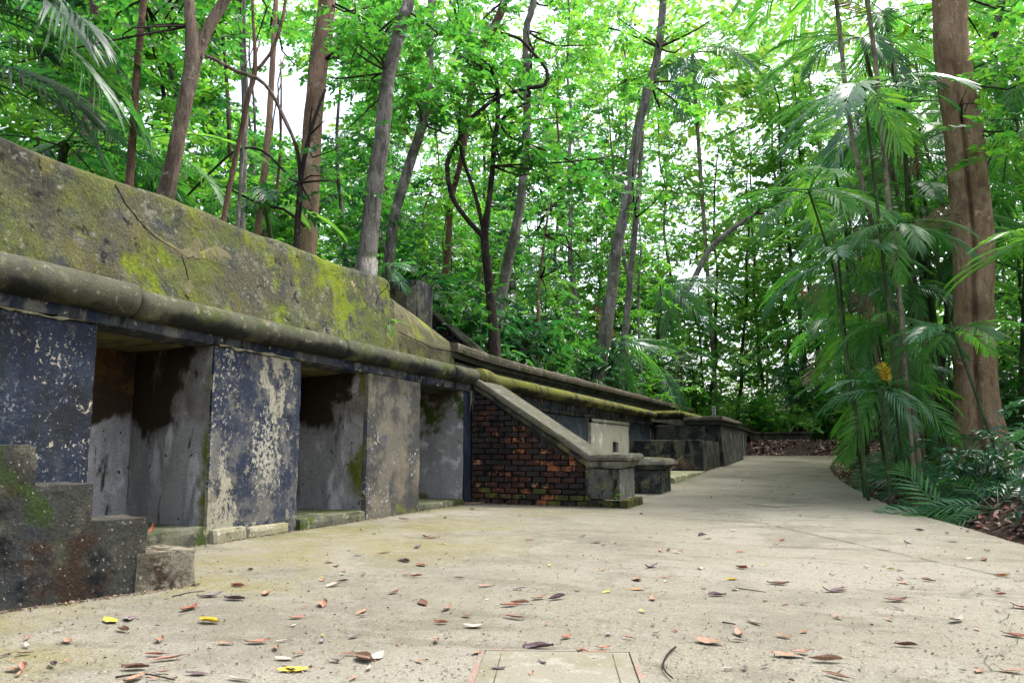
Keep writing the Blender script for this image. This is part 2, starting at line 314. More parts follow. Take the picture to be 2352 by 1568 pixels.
MT['sill'] = surf('sill concrete', (.10,.10,.07), [((.05,.05,.04), 4, .46, .62, {}), (MOSSD, 3, .46, .6, {}), ((.2,.19,.13), 10, .56, .66, {}), (BLACK, 5, .6, .7, {})], bump=.6, bscale=50)
MT['palestone'] = surf('pale footing stone', (.22,.205,.14), [((.22,.2,.11), 5, .48, .62, {}), (MOSSD, 6, .6, .7, {}), ((.45,.43,.34), 20, .58, .68, {})], bump=.6, bscale=50)
MT['step'] = surf('stepped wall render', (.040,.040,.034), [
    ((.026,.032,.040), 1.8, .50, .64, {'y':(3.1,2.7), 'zs':.12, 'k':.7}), ((.075,.07,.05), 4, .52, .64, {}), ((.15,.135,.10), 4, .54, .64, {'k':.9, 'x':(-3.9,-3.55), 'zs':.12, 'det':10, 'ro':.75}), ((.03,.05,.012), 3, .52, .62, {'y':(3.4,2.5), 'zs':.12, 'k':.9}), ((.036,.024,.017), 2.4, .52, .6, {'y':(2.7,2.9), 'zs':.06}), (BLACK, 3, .54, .64, {}), ((.26,.23,.19), 55, .66, .71, {'det':2})], bump=.8, bscale=32, bdist=.015)
MT['steptop'] = surf('step corner concrete', (.17,.155,.115), [((.08,.07,.05), 5, .48, .62, {}), ((.045,.03,.02), 4, .50, .60, {'det':10, 'ro':.75}), ((.26,.24,.19), 12, .56, .66, {}), ((.06,.06,.02), 5, .58, .68, {})], bump=.8, bscale=40, bdist=.015)
MT['mortarjoint'] = surf('dark joint mortar', (.040,.036,.03), [((.07,.065,.055), 6, .52, .64, {'det':9}), ((.12,.11,.1), 30, .62, .70, {})], bump=.6, bscale=60)
def bsurf(name, base, layers, **k):
    return surf(name, base, list(layers) + [((.014,.013,.012), 1.6, .50, .60, {'k':.75, 'det':9}), ((.055,.052,.045), 5, .60, .68, {'st':(1,1,.35), 'k':.6, 'det':9}), ((.05,.055,.015), 2.2, .50, .64, {'z':(.45,.0), 'zs':.22, 'k':.8})], **k)
BR = [bsurf('brick black', (.026,.022,.021), [((.075,.03,.016), 9, .57, .64, {}), ((.07,.065,.055), 16, .6, .7, {})], bump=.7, bscale=60),
      bsurf('brick dark red', (.05,.024,.018), [(BLACK, 5, .46, .6, {}), ((.20,.07,.03), 9, .58, .66, {}), ((.24,.2,.16), 30, .66, .7, {})], bump=.7, bscale=60),
      bsurf('brick orange', (.24,.085,.036), [(BLACK, 5, .42, .54, {'det':10, 'ro':.75}), ((.30,.15,.08), 10, .54, .66, {}), (DIRT, 14, .55, .63, {})], bump=.7, bscale=60),
      bsurf('brick mossy', (.05,.05,.02), [((.11,.10,.02), 7, .5, .62, {}), (BLACK, 5, .54, .64, {}), ((.16,.08,.04), 11, .62, .7, {})], bump=.7, bscale=60),
      bsurf('brick sooty', (.018,.02,.022), [((.045,.048,.05), 7, .52, .66, {}), ((.08,.08,.07), 20, .64, .72, {})], bump=.6, bscale=60)]
MT['whitepanel'] = surf('bare plaster panel', (.26,.25,.21), [((.24,.23,.18), 2, .48, .62, {'st':(1,1,.4)}), ((.48,.47,.42), 3, .5, .64, {'y':(18,15.9), 'zs':.15}), ((.12,.115,.07), 3, .54, .64, {'st':(1,1,.25), 'y':(17.5,19.2), 'zs':.12}), (BLACK, 5, .6, .7, {'st':(1,1,.2), 'k':.7})], bump=.4, bscale=40)
MT['tread'] = surf('tread slab', (.19,.195,.11), [((.2,.2,.09), 3, .5, .64, {}), ((.4,.39,.28), 8, .54, .66, {})], bump=.4, bscale=50)
MT['soil'] = surf('forest soil', (.038,.026,.018), [((.07,.045,.03), 2, .5, .62, {}), ((.02,.016,.012), 5, .5, .62, {}), ((.11,.07,.055), 25, .58, .66, {})], bump=.9, bscale=20, bdist=.03)
MT['redtrim'] = surf('pinkish frame', (.215,.15,.118), [((.19,.175,.14), 7, .46, .54, {}), ((.3,.16,.11), 20, .56, .66, {})], bump=.3, bscale=60)
MT['hatch'] = surf('hatch concrete', (.19,.177,.135), [((.165,.152,.105), 3, .48, .62, {}), ((.235,.22,.18), 9, .52, .64, {}), ((.25,.23,.17), 40, .64, .7, {'det':2})], bump=.3, bscale=70)
MT['seam'] = surf('seam dirt', (.075,.068,.05), [((.045,.04,.03), 9, .5, .6, {}), ((.09,.1,.04), 3, .55, .65, {})], bump=0)
BK = {}
def bark(key, base, dark, pale, lich=None, sc=1):
    L = [(dark, 4*sc, .46, .64, {'st':(1,1,.3)}), (pale, 5*sc, .52, .68, {'st':(1,1,.6), 'k':.8}), (dark, 26*sc, .52, .62, {'st':(1,1,.18), 'k':.85, 'det':8}), (tuple(min(.6, c*1.35) for c in pale), 7*sc, .60, .66, {'det':9, 'ro':.7, 'cl':(1.5,.4), 'k':.75}), (tuple(c*.6 for c in dark), 1.2*sc, .54, .66, {'k':.6})]
    if lich: L.append((lich, 3*sc, .54, .64, {}))
    BK[key] = surf('bark '+key, base, L, bump=1.0, bscale=34, rough=.9, bdist=.035, bst=(1,1,.22))
bark('brown', (.165,.125,.092), (.065,.048,.036), (.24,.20,.16))
bark('red', (.15,.088,.062), (.065,.04,.03), (.22,.14,.105))
bark('grey', (.20,.185,.16), (.075,.066,.056), (.32,.305,.28), (.10,.11,.07))
bark('dark', (.048,.036,.03), (.02,.016,.014), (.085,.07,.06))
bark('beige', (.28,.19,.13), (.15,.095,.065), (.36,.27,.20))
bark('big', (.29,.195,.12), (.16,.10,.06), (.38,.285,.195), (.23,.165,.10))
bark('palmring', (.24,.21,.145), (.085,.08,.055), (.30,.28,.21), (.10,.125,.06))
bark('palmgreen', (.05,.085,.03), (.025,.04,.018), (.10,.13,.06))
LF = {'mid': leafmat('leaf mid', (.008,.040,.012), (.042,.14,.024), (.085,.40,.035), rare=(.34,.28,.02), tk=.45, rough=.32),
      'bright': leafmat('leaf bright', (.020,.085,.014), (.08,.22,.028), (.17,.56,.045), tk=.5, rough=.34),
      'dark': leafmat('leaf dark', (.006,.030,.012), (.022,.080,.026), (.04,.25,.035), tk=.35, rough=.42, spec=.4),
      'blue': leafmat('leaf bluish', (.010,.05,.026), (.025,.10,.045), (.05,.22,.05), tk=.28, rough=.28, spec=.6),
      'far': leafmat('leaf far', (.035,.13,.025), (.13,.32,.055), (.27,.66,.10), tk=.5, rough=.4),  # far leaves coloured brighter for a distance-lit look
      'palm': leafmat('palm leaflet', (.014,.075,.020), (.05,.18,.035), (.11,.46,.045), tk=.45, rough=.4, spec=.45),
      'palmlit': leafmat('palm leaflet sunlit', (.035,.16,.025), (.09,.28,.04), (.20,.64,.06), tk=.45, rough=.35),  # lighter copy of the palm leaflet, light put into the colour
      'palmpale': leafmat('palm leaflet glossy', (.02,.10,.04), (.05,.17,.06), (.10,.38,.06), tk=.36, rough=.26, spec=.65),
      'dry': leafmat('dry frond', (.12,.085,.055), (.26,.21,.16), (.25,.17,.10), tk=.2, rough=.7, spec=.2),
      'yellow': leafmat('yellow frond', (.50,.24,.01), (.62,.34,.02), (.7,.4,.02), tk=.35, rough=.5)}

# ------------------------------------------------------------------ ground and path
def gz(y):
    if y > 30: return .461 - .1*min(1, (y-30)/4)
    s = max(0, y-11); return .018*s + .0004*s*s
EDGE = [(-8,3.0),(1,2.6),(4,2.1),(5.5,1.78),(6.7,1.55),(7.6,1.39),(8.6,1.22),(10.5,.82),(12.2,.56),(14,.36),(16,.13),(18.2,-.03),(21.8,-.19),(26,-.12),(30.2,.05),(60,.4)]
def edge(y):
    for (a, xa), (b, xb) in zip(EDGE, EDGE[1:]):
        if y <= b: return xa + (xb-xa)*max(0, (y-a)/(b-a))
    return EDGE[-1][1]
def sm(t): t = max(0, min(1, t)); return t*t*(3-2*t)
def zleft(y):
    if y < 8: return 2.72
    if y < 11: return 2.72 - .62*sm((y-8)/3)
    return 2.10 - .4*sm((y-22)/12)
def terr(x, y):
    z = gz(y) - .05
    e = edge(y)
    if y < 34:
        sx = -5.93 + .66*sm((y-9.9)/.5)
        if x < sx:
            d = -5.25 - x
            l = zleft(y) + .32*min(max(d,0), 1.2) + .09*max(0, d-1.2)
            z = z + (l - z)*sm((sx - x)/.12)
        k = e + .02
        if x > k:
            d = x - k
            z = gz(y) - .16 + .42*min(d, 1.3)*sm(d/.5) + .10*max(0, d-1.3)
        if y > 30 and -5.15 <= x <= k: z += .66*sm((y-30.2)/2.4)
    else:
        a = gz(y) + .5 + .45*sm((y-34)/6)
        z = a + .05*max(0, y-36) + .06*max(0, x-1) + (1.0*sm((-5.1-x)/3) + .09*max(0, -6-x))
    return z + .03*fbm(Vector((x, y, 0)), .8)*(1 if (x < -5.3 or x > e+.3 or y > 31) else 0)
def grid_mesh(xs, ys, zf):
    V = [(x, y, zf(x, y)) for y in ys for x in xs]; n = len(xs)
    F = [(j*n+i, j*n+i+1, (j+1)*n+i+1, (j+1)*n+i) for j in range(len(ys)-1) for i in range(n-1)]
    return pym('m', V, F)
xs = [-260,-160,-100,-60,-40,-30] + [-24+.75*i for i in range(22)] + [-7.5,-7.1,-6.7,-6.4,-6.2,-6.06,-6.0,-5.92,-5.8,-5.6,-5.4,-5.34,-5.25,-5.15,-5.0,-4.6,-4,-3,-2,-1.2] + [-.6+.2*i for i in range(26)] + [4.9,5.5,6.2,7,8,9,10,12,14,17,20,25,30,40,60,100,160,260]
ys = [-260,-120,-60,-30,-16,-8,-4] + [-2+.5*i for i in range(80)] + [38.5,39.5,41,43,46,50,55,62,70,85,110,150,260]
g = obj('ground', grid_mesh(xs, ys, terr), MT['soil'], smooth=True); tag(g, kind='structure')
# the concrete path, poured as slabs with open joints, each a separate sheet with a real edge
def slab(name, rows):
    """rows: list of (left xy, right xy); top sheet with a thick edge"""
    V, F = [], []; n = 26
    for (a, b) in rows:
        for i in range(n+1):
            t = i/n; x = a[0]+(b[0]-a[0])*t; y = a[1]+(b[1]-a[1])*t
            V.append((x, y, gz(y) + .004*fbm(Vector((x,y,3)), .7) + .002*fbm(Vector((x,y,8)), 4)))
    m = len(rows)
    for j in range(m-1):
        for i in range(n): F.append((j*(n+1)+i, j*(n+1)+i+1, (j+1)*(n+1)+i+1, (j+1)*(n+1)+i))
    # skirt
    ring = [j*(n+1)+n for j in range(m)]
    o = len(V)
    for k in ring: V.append((V[k][0]+.004, V[k][1], V[k][2]-.22))
    for j in range(m-1): F.append((ring[j], o+j, o+j+1, ring[j+1]))
    for base, sgn in ((0, -1), ((m-1)*(n+1), 1)):
        o = len(V)
        for i in range(n+1): q = V[base+i]; V.append((q[0], q[1]+sgn*.001, q[2]-.1))
        for i in range(n): F.append((base+i, base+i+1, o+i+1, o+i) if sgn > 0 else (base+i+1, base+i, o+i, o+i+1))
    o = obj(name, pym('m', V, F), MT['path'], smooth=False); return o
def jag(y): return edge(y) + .03*fbm(Vector((0, y, 4)), 1.3)
J1 = lambda t: (-5.0 + 6.9*t, 10.0 - 2.2*max(0, (t-.36)/.64))       # joint running from the brick wing to the right edge
rowsA = []
y = -7.0
while y < 7.6:
    rowsA.append(((-5.02, y), (jag(y), y))); y += .35
nA = 8
for k in range(nA+1):
    t = k/nA; yl = 7.6 + (10.0-7.6)*t; yr = 7.6 + (8.02-7.6)*t; rowsA.append(((-5.02, yl), (jag(yr), yr)))
rowsB = []
for k in range(nA+1):
    t = k/nA; yl = 10.012 + (14-10.012)*t; yr = 8.034 + (14-8.034)*t; rowsB.append(((-5.02, yl), (jag(yr), yr)))
y = 14.4
while y < 20.0: rowsB.append(((-5.02, y), (jag(y), y))); y += .4
rowsC = []
y = 20.012
while y < 30.6: rowsC.append(((-5.02, y), (jag(y), y))); y += .4
for nm, rows in (('concrete_path', rowsA), ('concrete_path', rowsB), ('concrete_path', rowsC)):
    tag(slab(nm, rows), kind='structure')

# hatch set in the path: pink frame bars and a pale lid
def make_hatch(hc, ha, label, sc=1.0, lift=1.0):
    hatch = empty('access_hatch', hc, label, 'hatch')
    def hloc(a, b, z): return Vector((hc.x + sc*(a*math.cos(ha) - b*math.sin(ha)), hc.y + sc*(a*math.sin(ha) + b*math.cos(ha)), gz(hc.y) + z))
    def hbar(name, a0, a1, b0, b1, z1, mat, **k):
        cs = [hloc(a0,b0,-.03), hloc(a1,b0,-.03), hloc(a1,b1,-.03), hloc(a0,b1,-.03), hloc(a0,b0,z1), hloc(a1,b0,z1), hloc(a1,b1,z1), hloc(a0,b1,z1)]
        return obj(name, hexa(cs, res=.05, amp=.001, edge=.0015, chip=.004, **k), MT[mat], hatch)
    hbar('lid', -.278, .278, -.33, .288, .006, 'hatch')
    hbar('frame_bar', -.30, .30, .290, .312, .007, 'redtrim'); hbar('frame_bar', -.305, -.282, -.36, .288, .007, 'redtrim'); hbar('frame_bar', .282, .305, -.36, .288, .007, 'redtrim')
    if sc >= 1:
        for a in (-.215, .215): hbar('lid_groove', a-.003, a+.003, -.33, .25, .0085, 'seam')
make_hatch(Vector((-.955, 2.70, 0)), math.radians(19.5), 'square concrete hatch with a faded pink frame set in the path in front')
make_hatch(Vector((-.80, 11.3, 0)), math.radians(50), 'second pinkish framed hatch further along, level with the stair flanks', .9)
# seams and hairline cracks in the concrete
p0 = [o for o in COL.objects if o.name.startswith('concrete_path')][0]
def seam(name, P2, w, sd, wob=.0):
    V, F = [], []; pts = []
    for (xa, ya), (xb, yb) in zip(P2, P2[1:]):
        n = max(2, int(math.hypot(xb-xa, yb-ya)/.05)); pts += [(xa+(xb-xa)*i/n, ya+(yb-ya)*i/n) for i in range(n)]
    pts.append(P2[-1])
    for i, (x, y) in enumerate(pts):
        a, b = pts[max(0,i-1)], pts[min(len(pts)-1,i+1)]; l = math.hypot(b[0]-a[0], b[1]-a[1]) or 1; nx, ny = -(b[1]-a[1])/l, (b[0]-a[0])/l
        q = Vector((x, y, sd)); x += nx*wob*fbm(q, 3); y += ny*wob*fbm(q, 3); ww = w*max(.15, .6+fbm(q, 8))
        for s_ in (-1, 1): V.append((x+nx*ww*s_, y+ny*ww*s_, gz(y)+.0062))
    for i in range(len(pts)-1): F.append((2*i, 2*i+1, 2*i+3, 2*i+2))
    return obj(name, pym('m', V, F), MT['seam'], p0)
seam('slab_seam', [(1.75,4.3),(.62,6.2),(-.4,8.0),(-1.15,9.35)], .008, 1, .01)
seam('slab_seam', [(-4.6,6.9),(-2.4,6.55),(.3,6.75)], .006, 2, .01)
seam('hairline_crack', [(-3.3,4.1),(-2.6,4.7),(-2.2,5.6),(-2.35,6.5)], .003, 3, .12)
seam('hairline_crack', [(.4,3.2),(.75,4.2),(.6,5.0),(1.0,5.9)], .0025, 4, .12)
seam('hairline_crack', [(-1.8,8.6),(-.7,8.9),(.2,10.2)], .004, 5, .15)

# ------------------------------------------------------------------ the long casemate wall with three niches
WX = -4.85
def lint(y): return 1.675 - .0145*(y-3.9)
def rollz(y): return 1.868 - .0105*(y-3.5)
cw = empty('casemate_wall', (WX, 6, 0), 'long weathered concrete wall with three recessed niches and a thick roll moulding', 'wall')
def pier(y0, y1, mat, proud=0, z0=-.05, **k):
    return obj('pier', hexa([(WX-.05,y0,z0),(WX+proud,y0,z0),(WX+proud,y1,z0),(WX-.05,y1,z0),(WX-.05,y0,lint(y0)-.002),(WX+proud-.01,y0,lint(y0)-.002),(WX+proud-.01,y1,lint(y1)-.002),(WX-.05,y1,lint(y1)-.002)], **{**dict(res=.045, amp=.007, edge=.006, chip=.016), **k}), MT[mat], cw, smooth=False)
pier(-1.0, 3.90, 'navy')['label'] = 'navy painted pier with pale paint flecks'
pier(5.03, 6.20, 'chipped', .008)['label'] = 'navy pier with large cream patches of lost paint'
pier(7.35, 8.54, 'greypier', .035)['label'] = 'grey beige pier speckled white'
pier(9.87, 10.14, 'navy', .0)
fy = [-1.0, 4.12, 8.60, 10.16]
for a, b in zip(fy, fy[1:]):
    off = .02 if a < 0 else .012
    obj('fascia', hexa([(WX-.5,a+.004,lint(a)),(WX+off,a+.004,lint(a)),(WX+off,b-.004,lint(b)),(WX-.5,b-.004,lint(b)),(WX-.5,a+.004,rollz(a)-.02),(WX+off+.03,a+.004,rollz(a)-.02),(WX+off+.03,b-.004,rollz(b)-.02),(WX-.5,b-.004,rollz(b)-.02)], res=.05, amp=.006, edge=.004, chip=.012), MT['fascia'], cw)
rj = [(-1.0,4.10,.128,.02,.008), (4.13,6.75,.115,0,0), (6.77,9.28,.112,0,0), (9.30,10.06,.115,0,.004)]
for a, b, r, dz, dx in rj:
    n = max(4, int((b-a)/.25)); pts = [(WX+.035+dx, a+(b-a)*i/n, rollz(a+(b-a)*i/n)+dz) for i in range(n+1)]
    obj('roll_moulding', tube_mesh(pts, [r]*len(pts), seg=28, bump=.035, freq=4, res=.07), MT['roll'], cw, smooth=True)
NI = [(3.90,5.03,'nicheback','nichejamb'), (6.20,7.35,'nicheback','nichejamb'), (8.54,9.87,'nichegreen','nichegreen')]
for k, (y0, y1, mb, mj) in enumerate(NI):
    zt = lint((y0+y1)/2)
    xb = WX - .92
    ni = obj('niche', box(xb-.1, xb, y0-.12, y1+.12, -.05, zt+.15, res=.06, amp=.006, edge=.0), MT[mb], cw); 
    obj('jamb', box(xb+.002, WX-.025, y1-.004, y1+.14, -.05, lint(y1)+.03, res=.05, amp=.005, edge=.004), MT[mj], ni)
    obj('jamb', box(xb+.002, WX-.025, y0-.14, y0+.004, -.05, lint(y0)+.03, res=.08, amp=.004, edge=.004), MT[mb], ni)
    obj('ceiling', hexa([(xb+.002,y0-.1,lint(y0)-.03),(WX-.02,y0-.1,lint(y0)+.014),(WX-.02,y1+.1,lint(y1)+.014),(xb+.002,y1+.1,lint(y1)-.03),(xb+.002,y0-.1,lint(y0)+.12),(WX-.02,y0-.1,lint(y0)+.12),(WX-.02,y1+.1,lint(y1)+.12),(xb+.002,y1+.1,lint(y1)+.12)], res=.08, amp=.006, edge=.0), MT['ceil'], ni)
    h = (.150,.105,.075)[k]
    obj('sill', box(xb+.004, WX+(.03,.045,.02)[k], y0+.006 - (.0 if k else .3), y1-.006, -.05, h, res=.045, amp=.008, edge=.012, chip=.03), MT['sill'], ni)
for y0, y1, z in ((5.05,5.47,.115), (5.49,6.02,.095)):
    obj('footing_stone', box(WX-.1, WX+.06, y0, y1, -.03, z, res=.04, amp=.014, edge=.014, chip=.03), MT['palestone'], cw)
def ragged(y0, y1, zf, x, w, sd):
    V, F = [], []; n = int((y1-y0)/.03)
    for i in range(n+1):
        y = y0 + (y1-y0)*i/n; q = Vector((sd, y, 0)); a = w*max(.02, .3+1.2*fbm(q, 5)); b = w*max(.02, .3+1.2*fbm(q + Vector((7,0,0)), 5)); z = zf(y) + .012*fbm(q, 3)
        V += [(x-.02, y, z-a), (x + .003*(1+fbm(q, 9)), y, z-a*.8), (x+.003*(1+fbm(q, 7)), y, z+b*.8), (x-.02, y, z+b)]
    for i in range(n):
        for j in range(3): F.append((4*i+j, 4*i+4+j, 4*i+5+j, 4*i+1+j))
    return obj('crumbled_joint', pym('m', V, F), MT['palestone'], cw)
ragged(5.06, 6.19, lambda y: lint(y)+.002, WX+.0145, .022, 2); ragged(1.8, 3.88, lambda y: lint(y)-.004, WX+.004, .03, 1)
# battered parapet above the roll
def ap(u, y, off=0):
    """point on the battered face: u = 0 at the roll, 1 at the top"""
    return Vector((-4.83 + (-.225)*u + off*.97, y, 1.90 + (.955 + .012*math.sin(y*1.7) + .01*math.sin(y*4.1+1))*u + off*.24))
V, F = [], []; yy = [-1.2 + .06*i for i in range(156)]; yy = [y for y in yy if y < 8.06] + [8.07]; nu = 22
def apd(y, u):
    p = ap(u, y); d = .016*fbm(p, 1.6) + .008*fbm(p, 6) + .006*max(0, fbm(p+Vector((3,3,3)), 14))
    return d
for y in yy:
    for j in range(nu+1):
        u = j/nu; shift = 0
        yy_ = y
        if y > 7.9: yy_ = y + .05*fbm(Vector((0, u*3, 5)), 2) - .0*u
        V.append(ap(u, yy_, apd(y, u) - (.03*(u > .99))))
    for j in range(4):   # top going back
        p = ap(1, y); V.append(Vector((p.x - .06 - .3*j, p.y, p.z + .01 + .02*fbm(p*1.0, 3) - .05*(j == 3))))
m = nu+5
for i in range(len(yy)-1):
    for j in range(m-1): F.append((i*m+j, (i+1)*m+j, (i+1)*m+j+1, i*m+j+1))
o = len(V); i = (len(yy)-1)*m      # end face going back into the hill
for j in range(nu+1): q = V[i+j]; V.append(Vector((q.x-.45, q.y-.03, q.z)))
for j in range(nu): F.append((i+j+1, i+j, o+j, o+j+1))
par = obj('battered_parapet', pym('m', V, F), MT['apron'], cw, smooth=True)
# pale mortar scars and cracks across the parapet, following drawn lines on its face
def apline(uv):   # picture points -> face points
    out = []
    for u, v in uv:
        lo, hi = 4.0, 14.0
        d0 = at(u, v, 1) - Vector((0,0,EYE)); best = None
        for k in range(400):
            t = 3 + k*.02; p = Vector((0,0,EYE)) + d0*t
            uu = (p.z-1.90)/.955; gap = p.x - (-4.83 - .225*uu)
            if gap < 0: best = (uu, p.y); break
        out.append(best)
    return out
def scar(name, uv, widths, mat, lift):
    L = apline(uv); pts = []
    for (a, wa), (b, wb) in zip(zip(L, widths), zip(L[1:], widths[1:])):
        for k in range(8): t = k/8; pts.append((a[0]+(b[0]-a[0])*t, a[1]+(b[1]-a[1])*t, wa+(wb-wa)*t))
    pts.append((*L[-1], widths[-1])); V, F = [], []
    for i, (u, y, w) in enumerate(pts):
        a, b = pts[max(0,i-1)], pts[min(len(pts)-1,i+1)]
        du, dy = (b[0]-a[0])*.98, b[1]-a[1]; l = math.hypot(du, dy) or 1; nu_, ny = -dy/l, du/l
        jit = .6*fbm(Vector((u*3, y*3, 1)), 5); jit2 = .6*fbm(Vector((u*3, y*3, 9)), 5)
        cu, cy_ = u + nu_*w*.5*jit, y + ny*w*.5*jit
        for s in (-1, -.55, 0, .55, 1):
            ww = w*(1 + (jit2 if s > 0 else jit)*.8)*s*.5
            uu, y2 = cu + nu_*ww/.98, cy_ + ny*ww
            V.append(ap(uu, y2, apd(y2, uu) + lift*(1 if abs(s) < .9 else -.3)))
    for i in range(len(pts)-1):
        for j in range(4): F.append((i*5+j, i*5+j+1, (i+1)*5+j+1, (i+1)*5+j))
    return obj(name, pym('m', V, F), MT[mat], par, smooth=False)
scar('mortar_scar', [(335,530),(375,560),(408,582)], [.02,.06,.08], 'mortar', .003)
scar('mortar_scar', [(385,568),(420,588),(447,580),(452,560),(450,545)], [.04,.09,.12,.09,.03], 'mortar', .005)
scar('mortar_scar', [(445,595),(470,588),(505,580),(528,596)], [.03,.09,.13,.07], 'mortar', .005)
scar('mortar_scar', [(424,680),(436,660),(434,645)], [.05,.09,.03], 'mortar', .008)
scar('crack', [(260,425),(285,470),(318,510),(352,545),(390,570),(430,596),(442,592)], [.004,.008,.006,.012,.008,.010,.006], 'crack', .006)
scar('crack', [(415,590),(424,615),(430,640),(432,655)], [.008,.010,.007,.004], 'crack', .006)
scar('crack', [(862,700),(868,680),(885,665),(893,640)], [.004,.012,.008,.01], 'crack', .008)

# ------------------------------------------------------------------ upper wall behind the roll, with coping
uw = empty('upper_wall', (-5.1, 14, 1.5), 'dark upper wall with ledged coping behind the mossy roll moulding', 'wall')
obj('wall_face', box(-5.6, -5.10, 8.02, 30.0, 1.55, 2.03, res=.12, amp=.006, edge=0), MT['upper'], uw)
cp = [(-.30,-.02),(.10,-.02),(.115,.03),(.115,.085),(.09,.115),(-.30,.135)]
lp = [(-.30,-.10),(.035,-.10),(.05,-.03),(.04,-.022),(-.30,-.022)]
cj = [9.9, 12.35, 15.6, 19.2, 23.4, 29.9]
for a, b in zip(cj, cj[1:]):
    zz = lambda y: 2.125 + .06*sm((11.5-y)/1.6)
    P = [(-5.1, a+.006, zz(a)), (-5.1, (a+b)/2, zz((a+b)/2)), (-5.1, b-.006, zz(b))]
    obj('coping', prism(cp, P, amp=.008), MT['coping'], uw); obj('coping_ledge', prism(lp, P, amp=.006), MT['upper'], uw)
# sloped slab that closes the parapet's end
V = [(-5.09,8.02,1.9),(-5.09,10.0,1.9),(-5.09,10.0,2.20),(-5.07,9.2,2.16),(-5.07,8.02,2.27),
     (-5.13,8.35,2.49),(-5.13,9.12,2.386),(-5.13,10.0,2.30),(-5.42,8.35,2.86),(-5.42,9.39,2.645),(-5.42,10.5,2.36),(-5.9,8.35,2.80),(-5.9,9.39,2.5),(-5.9,10.5,2.1)]
F = [(0,1,2,3,4),(4,3,6,5),(3,2,7,6),(5,6,9,8),(6,7,10,9),(8,9,12,11),(9,10,13,12),(2,1,13,10,7)]
fs = obj('sloped_slab', pym('m', V, F), MT['flankslab'], uw)
bm = bmesh.new(); bm.from_mesh(fs.data); bmesh.ops.bevel(bm, geom=[e for e in bm.edges if e.is_manifold], offset=.02, segments=2, affect='EDGES')
bmesh.ops.triangulate(bm, faces=bm.faces[:]); bmesh.ops.subdivide_edges(bm, edges=[e for e in bm.edges if e.calc_length() > .3], cuts=3, use_grid_fill=True)
for v in bm.verts: v.co += nv(v.co, 3)*.006
bm.to_mesh(fs.data); bm.free()
cr = [(-5.055, 8.36,2.24),(-5.06,8.7,2.19),(-5.06,8.95,2.175),(-5.055,9.2,2.135),(-5.07,9.5,2.15),(-5.08,9.98,2.17)]
obj('crack', pym('m', [Vector(p)+Vector((.012+.0*i, 0, s*(.008+.004*math.sin(i*5)))) for i, p in enumerate(cr) for s in (-1,1)], [(2*i,2*i+2,2*i+3,2*i+1) for i in range(len(cr)-1)]), MT['crack'], uw)

# block and brick flank up on the bank behind
bl = empty('upper_pillar', (-5.75, 9.6, 2.4), 'dark square concrete pillar with a pale round stain behind the parapet end', 'pillar')
obj('shaft', box(-6.0, -5.49, 9.55, 10.05, 2.3, 3.215, res=.06, amp=.006, edge=.008, chip=.02), MT['blackwall'], bl)
V = []; 
for k in range(26):
    a = math.pi*.5 + math.pi*k/25; V.append((-5.505 + .15*math.cos(a), 9.543, 2.88 + .24*math.sin(a)))
V.append((-5.505, 9.543, 2.66)); 
obj('pale_stain_patch', pym('m', [(x, y+.0, z) for x, y, z in V] + [(x, y+.012, z) for x, y, z in V], [tuple(range(len(V)))] + [(i, (i+1) % len(V), len(V)+(i+1) % len(V), len(V)+i) for i in range(len(V))]), MT['endface'], bl)
def brick_mesh(l, h, d, seed):
    bm = bmesh.new(); bmesh.ops.create_cube(bm, size=1)
    for v in bm.verts: v.co = Vector((v.co.x*l, v.co.y*d, v.co.z*h))
    bmesh.ops.bevel(bm, geom=bm.edges[:], offset=.008, segments=1, affect='EDGES')
    for v in bm.verts: v.co += nv(v.co + Vector((seed*3.3, 0, 0)), 14)*.009
    me = bpy.data.meshes.new('brick'); bm.to_mesh(me); bm.free(); return me
def bricks(parent, x0, x1, z0, ytop, yface, pick, l=.215, h=.066, pitch=.0775, inset=.0):
    """courses of single bricks in the plane y = yface under the line ytop(x)"""
    r = random.Random(3); cache = {}
    row = 0; z = z0
    while z < 4:
        x = x0 + (0 if row % 2 else -.11); any_ = False
        while x < x1:
            a, b = max(x, x0), min(x+l, x1)
            top = min(ytop(a), ytop(b))
            if b-a > .05 and z+h <= top + .05:
                any_ = True
                L = round(b-a-.006-.012*r.random(), 2); k = (L, r.randrange(4))
                mi = pick(r, (a+b)/2, z)
                kk = (*k, mi)
                if kk not in cache:
                    me = brick_mesh(L, h, .1, k[1]+row); me.materials.append(BR[mi]); cache[kk] = me
                o = bpy.data.objects.new('brick', cache[kk]); link(o, parent)
                o.location = Vector(((a+b)/2, yface + .05 - r.uniform(0, .014), z+h/2 + r.uniform(-.003,.003))) - parent.location; o.rotation_euler = (r.gauss(0,.02), r.gauss(0,.012), r.gauss(0,.02))
            x += l + .010
        row += 1; z += pitch
        if not any_: break
def slope_line(xa, za, xb, zb): return lambda x: za + (zb-za)*max(0, min(1, (x-xa)/(xb-xa)))
bf = empty('upper_brick_flank', (-6.0, 11.5, 2.2), 'black brick stair flank with sloping coping up on the bank behind', 'wall')
top = slope_line(-6.72, 3.40, -5.30, 2.22)
obj('backing', hexa([(-6.75,11.56,2.0),(-5.25,11.56,2.0),(-5.25,11.9,2.0),(-6.75,11.9,2.0),(-6.75,11.56,3.40),(-5.25,11.56,2.16),(-5.25,11.9,2.16),(-6.75,11.9,3.40)], res=.2, edge=0), MT['mortarjoint'], bf)
bricks(bf, -6.75, -5.3, 2.05, top, 11.5, lambda r, x, z: 4 if r.random() < .8 else 0)
